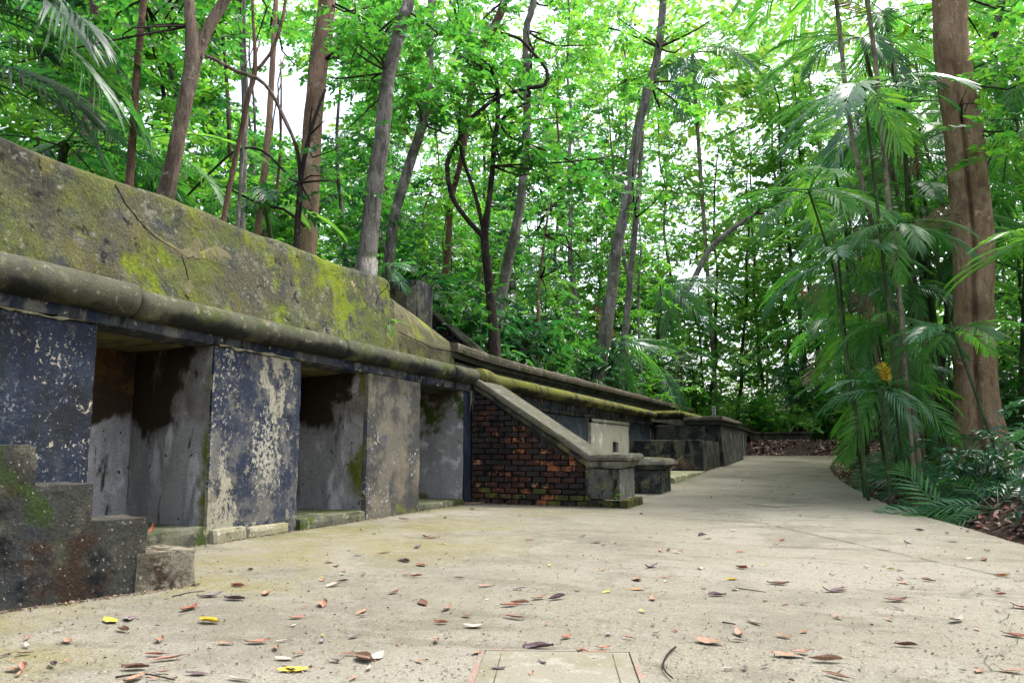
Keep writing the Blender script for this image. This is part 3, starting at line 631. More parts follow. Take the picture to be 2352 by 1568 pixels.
obj('coping', hexa([(-6.75,11.44,3.41),(-5.20,11.44,2.13),(-5.20,11.95,2.13),(-6.75,11.95,3.41),(-6.75,11.44,3.475),(-5.20,11.44,2.195),(-5.20,11.95,2.195),(-6.75,11.95,3.475)], res=.08, amp=.006), MT['upper'], bf)

# ------------------------------------------------------------------ brick stair wing with sloping coping and end pillar
bw = empty('brick_stair_wing', (-3.6, 10.2, 0), 'old brick stair flank with sloping concrete coping and a stub end pillar', 'wall')
YF = 10.05
ctop = slope_line(-4.386, 1.554, -3.057, .692)
def coping_top(x): return ctop(-4.386) + (-4.386-x)*.6486 if x < -4.386 else ctop(x)
obj('backing', hexa([(-4.85,YF+.055,-.05),(-3.05,YF+.055,-.05),(-3.05,YF+.65,-.05),(-4.85,YF+.65,-.05),(-4.85,YF+.055,1.69),(-3.05,YF+.055,.55),(-3.05,YF+.65,.55),(-4.85,YF+.65,1.69)], res=.2, edge=0), MT['mortarjoint'], bw)
def pickb(r, x, z):
    q = fbm(Vector((x*1.3, 0, z*1.6)), 1.8) + r.uniform(-.5, .5)
    if z < .2 and r.random() < .45: return 3
    orange = .30 - .5*abs(z-.62)
    return 2 if q > .46-orange*.6-.12*(x+4)+.5*max(0, z-.75) else (1 if q > -.05+.4*max(0, z-.7) else 0)
bricks(bw, -4.83, -3.06, .0, lambda x: coping_top(x)-.19, YF, pickb, l=.2)
dz = lambda x, o: coping_top(x) + o
xa, xb = -4.80, -3.045
for nm, o0, o1, ya, yb, mt in (('coping', -.105, 0, YF-.075, YF+.72, 'cap'), ('coping_ledge', -.20, -.107, YF-.035, YF+.68, 'blackwall')):
    obj(nm, hexa([(xa,ya,dz(xa,o0)),(xb,ya,dz(xb,o0)),(xb,yb,dz(xb,o0)),(xa,yb,dz(xa,o0)),(xa,ya,dz(xa,o1)),(xb,ya,dz(xb,o1)),(xb,yb,dz(xb,o1)),(xa,yb,dz(xa,o1))], res=.05, amp=.005, edge=.010, chip=.015), MT[mt], bw)
pl = obj('pillar', hexa([(-3.13,YF-.012,.10),(-2.665,YF-.012,.10),(-2.665,YF+.80,.10),(-3.13,YF+.80,.10),(-3.13,YF-.012,.505),(-2.665,YF-.012,.505),(-2.665,YF+.80,.505),(-3.13,YF+.80,.505)], res=.05, amp=.005, edge=.008, chip=.02), MT['blackwall'], bw)
obj('end_face_lit', box(-2.664, -2.652, YF-.005, YF+.79, .10, .50, res=.05, amp=.003, edge=.003), MT['endface'], bw)  # plate coloured lighter than the pillar, painting the light on this side
obj('neck_band', hexa([(-3.12,YF-.02,.507),(-2.64,YF-.02,.507),(-2.64,YF+.82,.507),(-3.12,YF+.82,.507),(-3.12,YF-.055,.605),(-2.58,YF-.055,.605),(-2.58,YF+.87,.605),(-3.12,YF+.87,.605)], res=.05, amp=.004, edge=.008), MT['endface'], bw)
obj('pillar_cap', hexa([(-3.05,YF-.085,.607),(-2.52,YF-.085,.607),(-2.52,YF+.92,.607),(-3.05,YF+.92,.607),(-3.05,YF-.085,.695),(-2.53,YF-.08,.705),(-2.53,YF+.90,.705),(-3.05,YF+.90,.695)], res=.05, amp=.006, edge=.012, chip=.03), MT['cap'], bw)
r = random.Random(5)
for i in range(4):
    me = brick_mesh(.2, .11, .11, 40+i); me.materials.append(BR[3]); o = bpy.data.objects.new('footing_brick', me); link(o, bw); o.rotation_euler.z = math.pi/2
    o.location = Vector((-2.60+.012*r.random(), YF+.02+.215*i, .05)) - bw.location
for i in range(3):
    me = brick_mesh(.2, .09, .11, 50+i); me.materials.append(BR[(0,3,1)[i]]); o = bpy.data.objects.new('footing_brick', me); link(o, bw)
    o.location = Vector((-3.02+.17*i, YF+.05, .045)) - bw.location

# second stub wall past the passage
sw = empty('second_stair_wing', (-3.0, 13.1, 0), 'low dark stair flank with a capped end just beyond the brick one', 'wall')
Y2 = 12.68
obj('wall_body', box(-4.84, -2.66, Y2, Y2+.82, -.03, .41, res=.06, amp=.006, edge=.010, chip=.02), MT['blackwall'], sw)
obj('neck_band', hexa([(-4.84,Y2-.01,.412),(-2.65,Y2-.01,.412),(-2.65,Y2+.83,.412),(-4.84,Y2+.83,.412),(-4.84,Y2-.05,.50),(-2.59,Y2-.05,.50),(-2.59,Y2+.87,.50),(-4.84,Y2+.87,.50)], res=.06, amp=.004, edge=.008), MT['blackwall'], sw)
obj('cap', hexa([(-4.84,Y2-.09,.502),(-2.54,Y2-.09,.502),(-2.54,Y2+.92,.502),(-4.84,Y2+.92,.502),(-4.84,Y2-.03,.66),(-2.60,Y2-.02,.605),(-2.60,Y2+.86,.605),(-4.84,Y2+.86,.66)], res=.06, amp=.008, edge=.012, chip=.03), MT['cap'], sw)
ps = obj('passage_step', box(-4.84, -2.78, YF+.96, Y2-.10, -.05, .035, res=.1, amp=.006), MT['path']); tag(ps, 'thin concrete step between the two stair flanks', 'step')

# ------------------------------------------------------------------ recessed wall with mossy roll beyond the stairs
rw = empty('recessed_wall', (WX, 16, 0), 'wall beyond the stairs with mossy roll moulding, dark panels and a pale plaster panel', 'wall')
obj('wall_body', box(WX-.35, WX-.02, 10.17, 22.0, -.05, 1.42, res=.12, amp=.006, edge=0), MT['navy'], rw)
obj('cornice', prism([(-.3,0),(.03,0),(.05,.03),(.05,.06),(.02,.075),(-.3,.075)], [(WX-.02,10.75,1.425),(WX-.02,22.0,1.40)], amp=.006), MT['blackwall'], rw)
obj('frieze', hexa([(WX-.35,10.17,1.49),(WX-.01,10.17,1.49),(WX-.01,22.0,1.47),(WX-.35,22.0,1.47),(WX-.35,10.17,1.76),(WX+.02,10.17,1.76),(WX+.02,22,1.70),(WX-.35,22,1.70)], res=.1, amp=.008, edge=.002), MT['fascia'], rw)
for y0, y1, m_ in ((12.2,13.9,'whitepanel'),(14.0,15.7,'navy')):
    obj('panel', box(WX-.1, WX+.012, y0, y1, .3, 1.40, res=.08, amp=.006, edge=.006), MT['navy'], rw)
for y in (12.1, 13.95, 15.75): obj('pilaster_strip', box(WX-.1, WX+.03, y-.05, y+.05, .2, 1.42, res=.08, amp=.004), MT['blackwall'], rw)
wp = obj('plaster_panel', box(WX-.2, WX+.045, 15.9, 17.60, .2, 1.31, res=.08, amp=.006, edge=.004), MT['whitepanel'], rw); wp['label'] = 'pale bare plaster panel with a small hole'
obj('plaster_panel', box(WX-.2, WX+.045, 17.603, 18.1, .90, 1.31, res=.08, amp=.005, edge=.003), MT['whitepanel'], rw)
obj('plaster_panel', box(WX-.2, WX+.045, 17.603, 18.1, .2, .66, res=.08, amp=.005, edge=.003), MT['whitepanel'], rw)
obj('plaster_panel', box(WX-.2, WX+.045, 18.103, 19.15, .2, 1.31, res=.08, amp=.005, edge=.004), MT['whitepanel'], rw)
obj('hole_back', box(WX-.24, WX-.15, 17.5, 18.2, .6, .95, res=.2), MT['crack'], rw)  # near-black back paints in the dark of the hole
V, F = [], []; n = 64
for i in range(n+1):
    y = 15.9 + 3.25*i/n; zz = 1.315 + .035*(i % 2)
    V += [(WX+.045, y, zz), (WX+.06, y, zz+.012), (WX+.06, y, 1.40), (WX+.0, y, 1.40)]
for i in range(n):
    for j in range(3): F.append((4*i+j, 4*i+4+j, 4*i+5+j, 4*i+1+j))
obj('zigzag_edge', pym('m', V, F), MT['whitepanel'], rw)
def zr(y): return 1.785 - .0085*(y-10)
rr = [10.09, 12.2, 14.35, 16.5, 18.7, 20.6, 21.9]
for k, (a, b) in enumerate(zip(rr, rr[1:])):
    n = 8; pts = [(WX+.10, a+.008+(b-a-.016)*i/n, zr(a+(b-a)*i/n) + (.03 if (k == 0 and i < 2) else 0)) for i in range(n+1)]
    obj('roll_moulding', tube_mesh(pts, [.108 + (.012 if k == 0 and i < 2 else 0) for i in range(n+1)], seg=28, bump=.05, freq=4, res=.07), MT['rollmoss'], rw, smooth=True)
pts = [(WX+.12 + .7*i/6, 21.95, zr(21.9)) for i in range(7)]
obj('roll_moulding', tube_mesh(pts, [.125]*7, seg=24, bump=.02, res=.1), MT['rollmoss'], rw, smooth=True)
pts = [(-4.03 - .02*i, 22.0 + 1.2*i, zr(21.9) + .0*i) for i in range(6)]
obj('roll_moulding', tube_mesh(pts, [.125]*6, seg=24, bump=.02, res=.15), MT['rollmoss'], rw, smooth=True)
# raised step slab, low wall and parapet block
ts = tag(obj('raised_step', box(-4.83, -2.93, 15.3, 19.24, .02, .215, res=.09, amp=.010, edge=.012, chip=.04), MT['tread']), 'mossy raised concrete step along the wall before the low wall', 'step')
lw = empty('low_wall', (-3.9, 19.3, .1), 'low dark wall with a flat lichened top in front of the parapet block', 'wall')
obj('wall_front', box(-4.82, -3.0, 19.25, 19.62, .1, .955, res=.08, amp=.008, edge=.01, chip=.02), MT['blackwall'], lw)
obj('wall_side', hexa([(-3.35,19.63,.15),(-3.01,19.63,.15),(-2.99,22.1,.2),(-3.35,22.1,.2),(-3.35,19.63,.945),(-3.01,19.63,.945),(-2.99,22.1,.93),(-3.35,22.1,.93)], res=.08, amp=.008, edge=.01, chip=.02), MT['blackwall'], lw)
obj('ledge', box(-4.3, -3.28, 19.21, 19.25, .12, .62, res=.08, amp=.01, edge=.01, chip=.03), MT['blackwall'], lw)
pb = empty('parapet_block', (-3.8, 22.2, .2), 'blackened parapet block with overhanging coping at the end of the mossy roll', 'wall')
obj('wall_body', hexa([(-4.82,22.12,.1),(-2.86,22.12,.15),(-2.80,26.6,.3),(-4.82,26.6,.3),(-4.82,22.12,1.40),(-2.95,22.12,1.40),(-3.0,26.6,1.40),(-4.82,26.6,1.40)], res=.09, amp=.008, edge=.008, chip=.02), MT['blackwall'], pb)
obj('neck_band', box(-3.95, -2.905, 22.05, 26.6, 1.402, 1.52, res=.09, amp=.005, edge=.008), MT['upper'], pb)
obj('coping', hexa([(-3.95,21.98,1.522),(-2.84,21.98,1.522),(-2.84,26.6,1.522),(-3.95,26.6,1.522),(-3.95,21.98,1.60),(-2.86,22.0,1.66),(-2.86,26.6,1.62),(-3.95,26.6,1.60)], res=.08, amp=.008, edge=.012, chip=.03), MT['coping'], pb)
# far wall with window slot and arched doorway, curving across the end of the path
fw = empty('far_curved_wall', (-3.2, 29, .4), 'far grey wall with a low arched doorway curving behind the end of the path', 'wall')
FX = -3.16
obj('wall_body', box(FX-.5, FX, 26.62, 27.7, .2, 1.46, res=.12, amp=.006, edge=.004), MT['navy'], fw)
obj('wall_body', box(FX-.5, FX, 27.7, 28.3, .2, .78, res=.12, amp=.006, edge=.004), MT['blackwall'], fw)
obj('slot_back', box(FX-.5, FX-.22, 27.68, 28.32, .7, 1.25, res=.2), MT['blackwall'], fw)
obj('wall_body', box(FX-.5, FX, 27.7, 28.3, 1.2, 1.44, res=.12, amp=.006, edge=.004), MT['navy'], fw)
obj('wall_body', box(FX-.5, FX, 28.3, 31.0, .2, 1.42, res=.12, amp=.006, edge=.004), MT['chipped'], fw)
V, F = [], []; n = 14      # arch: spandrel over the opening
for i in range(n+1):
    a = math.pi*i/n; y = 31.8 - .8*math.cos(a); z = .95 + .28*math.sin(a)
    for x in (FX, FX-.35): V += [(x, y, z), (x, y, 1.40)]
for i in range(n):
    k = 4*i; F += [(k, k+4, k+5, k+1), (k, k+2, k+6, k+4)]
obj('arch', pym('m', V, F), MT['upper'], fw)
obj('arch_back', box(FX-.5, FX-.34, 30.9, 32.7, .3, 1.4, res=.3), MT['crack'], fw)  # near-black sheet stands in for the shade inside the doorway
obj('arch_jamb', box(FX-.5, FX+.02, 32.6, 33.0, .2, 1.40, res=.12), MT['upper'], fw)
cw_pts = [(FX, 33.0)] + [(FX + 1.0 - math.cos(t)*1.0, 33.0 + math.sin(t)*1.0) for t in [math.pi/2*k/8 for k in range(1,9)]] + [(-1.6,34.02),(-.95,34.0)]
P = [(x, y, 0) for x, y in cw_pts]
obj('wall_body', prism([(0,.2),(0,1.32),(-.4,1.32),(-.4,.2)], P, amp=.01, res=.2), MT['upper'], fw)
P2 = [(FX, 26.62, 1.47), (FX, 33.0, 1.33)] + [(x, y, 1.32) for x, y in cw_pts[1:]]
obj('coping', prism([(-.4,-.03),(.05,-.03),(.09,.02),(.09,.08),(-.4,.09)], P2, amp=.01, res=.25), MT['upper'], fw)

# ------------------------------------------------------------------ stepped stair wall at the left
st = empty('stepped_wall', (-3.65, 3.1, 0), 'dark mossy stepped concrete stair wall with four worn steps at the left', 'steps')
A, B = Vector((-3.83, 2.55, 0)), Vector((-3.507, 3.559, 0)); dv = (B-A).normalized(); nn = Vector((-dv.y, dv.x, 0))  # nn points towards the wall
def sp(s, t, z): q = A + dv*s + nn*t; return (q.x, q.y, z)
def sblock(name, s0, s1, t0, t1, z0, z1, mat, **k):
    return obj(name, hexa([sp(s0,t0,z0), sp(s1,t0,z0), sp(s1,t1,z0), sp(s0,t1,z0), sp(s0,t0,z1), sp(s1,t0,z1), sp(s1,t1,z1), sp(s0,t1,z1)], **{**dict(res=.03, amp=.010, edge=.010, chip=.03, freq=4), **k}), MT[mat], st)
def stepped_mesh():
    br = [(-2.6,.808),(.19,.604),(.475,.408),(.775,.203)]; S1 = 1.06
    ss = []; lim = [b[0] for b in br] + [S1]
    for a, b in zip(lim, lim[1:]):
        n = max(1, int(round((b-a)/(.035 if a > -1 else .12)))); 
        if a < -1: ss += [-2.6, -1.8] + [-1.2 + 1.39*i/40 for i in range(40)]
        else: ss += [a + (b-a)*i/n for i in range(n)]
    ss.append(S1); zz = []; zl = [-.03,.203,.408,.604,.808]
    for a, b in zip(zl, zl[1:]): zz += [a + (b-a)*i/6 for i in range(6)]
    zz.append(.808); tt = [.34*i/8 for i in range(9)]
    def top(i):
        m_ = (ss[i]+ss[i+1])/2; h = 0
        for a, z in br:
            if m_ > a: h = z
        return h
    occ = [[(zz[k]+zz[k+1])/2 < top(i) for k in range(len(zz)-1)] for i in range(len(ss)-1)]
    ns, nz, ntt = len(ss)-1, len(zz)-1, len(tt)-1
    O = lambda i, k: 0 <= i < ns and 0 <= k < nz and occ[i][k]
    idx, V, N, F = {}, [], [], []
    def vid(i, j, k, nrm):
        q = (i, j, k)
        if q not in idx: idx[q] = len(V); V.append(Vector(sp(ss[i], tt[j], zz[k]))); N.append([])
        if nrm not in N[idx[q]]: N[idx[q]].append(nrm)
        return idx[q]
    def quad(vs_, nrm): F.append(tuple(vid(*v, nrm) for v in vs_))
    for i in range(ns):
        for k in range(nz):
            if not occ[i][k]: continue
            quad([(i,0,k),(i+1,0,k),(i+1,0,k+1),(i,0,k+1)], (0,-1,0)); quad([(i,ntt,k+1),(i+1,ntt,k+1),(i+1,ntt,k),(i,ntt,k)], (0,1,0))
            for j in range(ntt):
                if not O(i, k+1): quad([(i,j,k+1),(i+1,j,k+1),(i+1,j+1,k+1),(i,j+1,k+1)], (0,0,1))
                if not O(i+1, k): quad([(i+1,j,k),(i+1,j+1,k),(i+1,j+1,k+1),(i+1,j,k+1)], (1,0,0))
    out = []
    for p, nl in zip(V, N):
        q = p + nv(p, 4)*.004 + nv(p, 16)*.004
        n3 = Vector((0,0,0))
        for a, b, c in nl: n3 += dv*a + nn*b + Vector((0,0,c))
        if len(nl) > 1: q -= n3*(.003 + .016*max(0, fbm(p + Vector((5,0,2)), 8)))*.7
        # broken corner under the third step
        out.append(q)
    return pym('m', out, F)
obj('step_body', stepped_mesh(), MT['step'], st)
sblock('broken_block', .72, 1.07, -.012, .37, -.03, .207, 'steptop', chip=.02, amp=.006, edge=.004)

# ------------------------------------------------------------------ foliage kit
NR = np.random.RandomState(11)
def leaf_t(w=.22, droop=.16, fold=.07):
    V = np.array([(0,0,0), (-w,.30,fold), (w,.30,fold), (-w*.82,.66,fold*.4-droop*.35), (w*.82,.66,fold*.4-droop*.35), (0,1,-droop)])
    return V, np.array([(0,2,4,5), (0,5,3,1)])
def leaf_far(w=.26): return np.array([(0,0,0), (-w,.45,.05), (w,.45,.05), (0,1,-.1)]), np.array([(0,2,3,1)])
def rot(az, pit, roll):
    ca, sa, cp_, sp_, cr_, sr = np.cos(az), np.sin(az), np.cos(pit), np.sin(pit), np.cos(roll), np.sin(roll)
    z = np.zeros_like(ca); o = np.ones_like(ca)
    Rz = np.stack([ca,-sa,z, sa,ca,z, z,z,o], -1).reshape(-1,3,3)
    Rx = np.stack([o,z,z, z,cp_,-sp_, z,sp_,cp_], -1).reshape(-1,3,3)
    Ry = np.stack([cr_,z,sr, z,o,z, -sr,z,cr_], -1).reshape(-1,3,3)
    return Rz @ Rx @ Ry
def spray_t(n, lsize, seed, leaf, fan=1.0):
    r = np.random.RandomState(seed); LV, LQ = leaf; V, Q = [], []
    s = np.linspace(.12, 1, n); side = np.where(np.arange(n) % 2, 1, -1)
    az = side*r.uniform(.6, 1.25, n)*fan; az[-1] = r.uniform(-.2,.2)
    R = rot(az, r.uniform(-.5,.25,n), r.normal(0,.35,n)); sc = lsize*r.uniform(.7,1.2,n)
    P = np.stack([r.normal(0,.03,n), s, -.22*s*s + r.normal(0,.03,n)], -1)
    for i in range(n): V.append((LV*sc[i]) @ R[i].T + P[i]); Q.append(LQ + i*len(LV))
    return np.concatenate(V), np.concatenate(Q)
SPR = {'near': [spray_t(15, .27, s, leaf_t()) for s in range(5)],
       'wide': [spray_t(11, .36, 20+s, leaf_t(.27,.2)) for s in range(5)],
       'slim': [spray_t(17, .27, 40+s, leaf_t(.15,.25)) for s in range(5)],
       'mnear': [spray_t(17, .25, 5+s, leaf_far(.25)) for s in range(6)],
       'mwide': [spray_t(13, .33, 25+s, leaf_far(.30)) for s in range(6)],
       'mslim': [spray_t(19, .25, 45+s, leaf_far(.17)) for s in range(6)],
       'far': [spray_t(14, .27, 60+s, leaf_far()) for s in range(6)],
       'whorl': [(lambda q: q)(spray_t(9, .9, 80+s, leaf_t(.13,.3), 2.6)) for s in range(4)]}
def scatter(P, size, kind, pit=(-.5,.45), seed=None):
    """sprays of leaves at points P"""
    r = np.random.RandomState(seed if seed is not None else NR.randint(1 << 30)); P = np.asarray(P, float); n = len(P)
    T = SPR[kind]; which = r.randint(len(T), size=n); R = rot(r.uniform(0, 6.283, n), r.uniform(pit[0], pit[1], n), r.normal(0, .35, n)); S_ = size*r.uniform(.7,1.3,n)
    VV, QQ, o = [], [], 0
    for k, (tv, tq) in enumerate(T):
        m_ = which == k; c = int(m_.sum())
        if not c: continue
        v = np.einsum('nij,vj->nvi', R[m_], tv)*S_[m_][:,None,None] + P[m_][:,None,:]
        q = tq[None] + (np.arange(c)*len(tv))[:,None,None] + o
        VV.append(v.reshape(-1,3)); QQ.append(q.reshape(-1,4)); o += c*len(tv)
    return np.concatenate(VV), np.concatenate(QQ)
# openings in the canopy where the white sky shows: (near end, far end, radius near, radius far)
GAPS = [((-5.55,6.35,4.77),(-48.5,55.6,35.5),.55,4.9), ((-5.18,6.51,4.47),(-45.3,56.9,32.9),.46,3.9), ((-4.92,6.61,4.57),(-43.0,57.9,33.8),.38,3.4), ((-4.03,6.99,3.92),(-35.2,61.1,28.1),.23,2.0),
        ((-2.89,7.46,5.44),(-25.3,65.3,41.4),.22,2.0), ((-1.68,7.97,5.64),(-14.7,69.7,43.2),.27,2.4), ((-1.27,8.14,2.66),(-11.1,71.2,17.1),.20,1.8), ((-6.95,5.77,4.52),(-60.8,50.5,33.3),.13,1.2), ((-5.81,6.24,4.72),(-50.8,54.6,35.1),.25,2.2)]
def thin(P, keep=.04):
    P = np.asarray(P); ok = np.ones(len(P), bool)
    for a, b, ra, rb in GAPS:
        a, b = np.array(a), np.array(b); d = b-a; t = np.clip(((P-a)@d)/(d@d), 0, 1)
        dist = np.linalg.norm(P - (a + t[:,None]*d), axis=1); ok &= ~((dist < ra + (rb-ra)*t) & (NR.rand(len(P)) > keep))
    return P[ok]
def ball(c, r, n, flat=.7):
    d = NR.normal(size=(n,3)); d /= np.linalg.norm(d, axis=1)[:,None]; d *= (NR.rand(n)**.45)[:,None]*r; d[:,2] *= flat
    return np.asarray(c) + d
def leaves(name, P, size, kind, mat, parent=None, do_thin=True, **k):
    if do_thin: P = thin(P)
    if len(P) == 0: return None
    return obj(name, npm('m', *scatter(P, size, kind, **k)), LF[mat], parent)

# ------------------------------------------------------------------ trees with drawn trunks
def grounded(pts, rad):
    p, q = Vector(pts[0]), Vector(pts[1]); z = terr(p.x, p.y) - .25
    if p.z > z + .05:
        d = (p-q); d.z = min(d.z, -.01); d.normalize()
        if d.z > -.75: d = Vector((d.x*.4, d.y*.4, -1)).normalized()
        e = p + d*((p.z - z)/(-d.z)); e.z = min(e.z, terr(e.x, e.y) - .2)
        return [e] + [Vector(x) for x in pts], [rad[0]*1.15] + list(rad)
    return [Vector(x) for x in pts], list(rad)
def px_pts(uvw, depth, dd=0):
    pts, rad = [], []
    for i, (u, v, w) in enumerate(uvw):
        d = depth + dd*i; pts.append(at(u, v, d)); rad.append(w*d/1764/2)
    return pts, rad
def tree(name, label, uvw, depth, bk, crown=None, limbs=(), dd=0, up=3.0, group=None, cat='tree', lean=None, seg=12, lobes=None, bump=.10):
    """trunk along picture points at a depth; limbs = list of (points, depth drift); crown = (list of (dz or uv blobs), ...)"""
    pts, rad = px_pts(uvw, depth, dd); pts, rad = grounded(pts, rad)
    if up:
        d = (pts[-1]-pts[-2]).normalized(); d = (d + Vector((0,0,.6))).normalized(); pts.append(pts[-1] + d*up); rad.append(rad[-1]*.75)
    root = empty(name, pts[0] + Vector((0,0,.2)), label, cat, group)
    obj('trunk', tube_mesh(pts, rad, seg=seg, bump=bump, res=.16, lobes=lobes), BK[bk], root, smooth=True)
    for L, drift in limbs:
        p2, r2 = px_pts(L, depth, drift)
        obj('limb', tube_mesh(p2, r2, seg=8, bump=.12, res=.12), BK[bk], root, smooth=True)
    if crown:
        blobs, size, kind, mat = crown; P = []
        tw = []
        for u, v, dep, r, n in blobs:
            c = at(u, v, dep); P.append(ball(c, r, n))
            # a twig fan reaching into the blob
            for k in range(3):
                e = c + Vector(NR.normal(0, r*.5, 3)); near = min(pts, key=lambda q: (q-c).length)
                mid = near.lerp(e, .5) + Vector(NR.normal(0, .15, 3)); tw.append(tube([near, mid, e], [.018*dep/10, .012*dep/10, .004], seg=5, bump=.0, res=.4))
        tag(obj('twigs', pym('m', *join(tw)), BK['dark'], root), kind='stuff')
        leaves('crown', np.concatenate(P), size, kind, mat, root)
    return root
tree('slim_tree', 'slim reddish trunk leftmost of the trunks rising behind the parapet', [(297,418,19),(306,300,18),(314,170,17),(330,0,16)], 7.6, 'red', ([(250,60,9,1.0,30),(380,40,9,1.0,26)], .42, 'near', 'mid'))
tree('forked_tree', 'brown trunk forking near the top of the picture, with a dark trail down its bark', [(380,450,44),(392,400,38),(410,310,36),(428,220,36),(443,140,40),(440,60,30),(432,-30,26)], 7.4, 'brown',
     ([(330,90,8,.9,30),(430,20,8.5,1.0,34),(250,170,8,.8,22)], .40, 'near', 'mid'), [([(443,150,34),(465,95,30),(490,45,28),(530,-20,24)], .05), ([(470,128,9),(500,140,9),(545,165,9),(590,180,9),(625,215,8),(655,280,8),(685,340,7)], .06)])
tree('whip_tree', 'thin whip-like trunk forking above, just right of the forked brown trunk', [(513,505,13),(535,390,12),(555,300,12),(572,215,12),(586,165,12),(584,80,8),(580,-10,7)], 8.4, 'red', ([(560,60,9,.7,10)], .4, 'near', 'mid'), [([(586,165,9),(620,125,8),(645,60,8),(658,-10,7)], .05)])
tree('pale_tree', 'pale whitish trunk seen between the whip-like trunk and the beige one', [(556,470,18),(560,330,17),(563,220,17),(553,0,16)], 12.5, 'grey', ([(500,40,14,1.2,22)], .45, 'near', 'bright'))
tree('thread_tree', 'very thin grey trunk against the pale whitish one', [(546,515,9),(558,350,8),(566,220,7),(561,0,6)], 8.9, 'grey', None)
tree('beige_tree', 'smooth beige trunk leaning right, left of the large pinkish trunk', [(592,535,17),(604,420,17),(616,310,16),(624,180,14),(634,0,12)], 11, 'beige', ([(650,60,12,.8,16)], .42, 'near', 'bright'))
tree('large_tree', 'large straight pinkish grey trunk rising behind the parapet', [(704,575,50),(709,480,47),(717,300,46),(733,146,44),(752,0,42)], 11.5, 'beige', ([(850,60,12,1.0,40),(820,150,12,.6,16)], .42, 'near', 'mid'))
tree('arching_tree', 'dark slender tree with arching branches crossing the large pinkish trunk', [(681,562,15),(686,480,14),(690,420,13),(700,360,10),(711,310,9),(730,250,8),(748,205,7)], 9.6, 'dark',
     ([(775,330,9.6,.45,14),(655,440,9.6,.35,8),(780,440,9.5,.4,10)], .36, 'near', 'dark'), [([(690,420,10),(684,350,9),(660,286,8),(622,212,8),(586,176,8),(535,160,8),(483,128,8)], .02), ([(655,395,5),(600,345,6),(545,345,7),(490,390,6),(430,450,5)], -.02), ([(700,520,8),(650,480,7),(600,470,6),(520,430,5)], .03)], up=0)
tree('grey_trunk_tree', 'thick grey barked trunk standing at the right end of the sloping parapet', [(838,640,58),(842,610,44),(850,520,43),(861,428,41),(875,333,37),(894,167,34),(932,24,30),(940,-20,28)], 9.7, 'grey', ([(800,120,10,.9,36),(900,100,10,.9,36),(1000,60,10.5,.9,30),(960,170,10.5,.7,24),(830,230,10.2,.6,20)], .40, 'near', 'mid'))
tree('lichen_tree', 'pale lichened trunk curving just right of the thick grey one', [(898,560,26),(905,500,25),(918,452,25),(947,357,24),(970,286,22),(985,180,18),(990,0,16)], 13, 'grey', ([(980,250,13,.9,30),(930,220,13,.7,20)], .42, 'near', 'mid'))
tree('y_tree', 'dark crooked tree forking into three winding limbs above the coping', [(1136,806,30),(1131,728,22),(1120,620,21),(1113,547,20),(1122,470,13),(1132,381,13),(1136,320,12),(1142,286,12),(1144,214,11),(1132,167,10),(1085,114,10),(1051,57,9)], 13.6, 'dark',
     ([(1090,150,13.4,1.0,44),(1180,280,13.4,1.0,36),(1010,210,13.4,.9,34),(1240,330,13.4,1.0,40),(1060,60,13.4,.8,26),(1300,390,13,.9,30)], .42, 'wide', 'mid'),
     [([(1113,547,13),(1070,500,12),(1040,455,12),(1028,400,12),(1030,365,11),(1051,328,11),(1075,280,11),(1099,257,10),(1138,228,10),(1200,205,10),(1251,195,10),(1256,162,9),(1222,120,8),(1194,90,8),(1150,76,7)], .01), ([(1113,547,11),(1100,480,10),(1085,428,9),(1062,360,9),(1056,300,8),(1056,238,7)], -.03), ([(1144,270,7),(1165,310,6),(1210,330,6),(1290,360,5),(1330,385,4)], -.05)], up=0)
tree('red_tree', 'reddish trunk curving up behind the crooked forked tree', [(1016,715,17),(1022,640,15),(1031,540,14),(1037,457,14),(1061,362,14),(1075,260,16),(1095,150,18),(1120,90,20),(1160,0,20)], 14.5, 'red', ([(1150,20,14.5,1.0,30)], .42, 'near', 'mid'))
tree('mottled_tree', 'mottled grey trunk rising right behind the crooked forked tree', [(1143,735,30),(1150,690,26),(1170,585,24),(1190,500,22),(1204,381,21),(1211,238,19),(1209,71,17),(1226,0,16)], 15.5, 'grey', ([(1120,130,15,1.0,30),(1300,130,16,1.0,34),(1330,40,16,1.0,30)], .44, 'near', 'bright'))
tree('leaning_tree', 'tall grey brown trunk leaning right in the middle of the forest', [(1396,730,30),(1404,680,28),(1418,562,27),(1437,476,25),(1456,357,23),(1470,276,22),(1494,190,21),(1513,110,19),(1523,0,18)], 22.5, 'grey', ([(1440,60,22,1.4,36),(1590,60,22,1.2,22),(1560,230,22,1.2,26),(1400,200,23,1.2,34)], .5, 'wide', 'bright'), [([(1513,110,8),(1540,95,7),(1570,75,6),(1600,70,5)], .05)])
tree('twin_tree', 'slimmer grey trunk standing close behind the leaning trunk', [(1440,720,16),(1450,620,15),(1461,500,14),(1470,400,12)], 24, 'grey', ([(1500,420,20,1.2,30)], .5, 'near', 'mid'))
tree('bowed_tree', 'bare bowed trunk arching right over the palms behind the low walls', [(1490,850,19),(1510,790,18),(1530,735,16),(1560,690,15),(1590,647,14),(1632,571,13),(1685,524,11),(1735,490,9)], 29.5, 'grey', ([(1760,470,29,1.1,26)], .5, 'near', 'mid'), up=0)
tree('sapling_tree', 'pale thin sapling growing right behind the coping', [(1237,835,8),(1236,740,8),(1240,640,7),(1252,540,6),(1262,470,5)], 16.8, 'beige', ([(1280,560,16.8,.8,18),(1210,600,16.8,.7,16),(1270,480,16.8,.8,18)], .36, 'near', 'mid'), up=0)
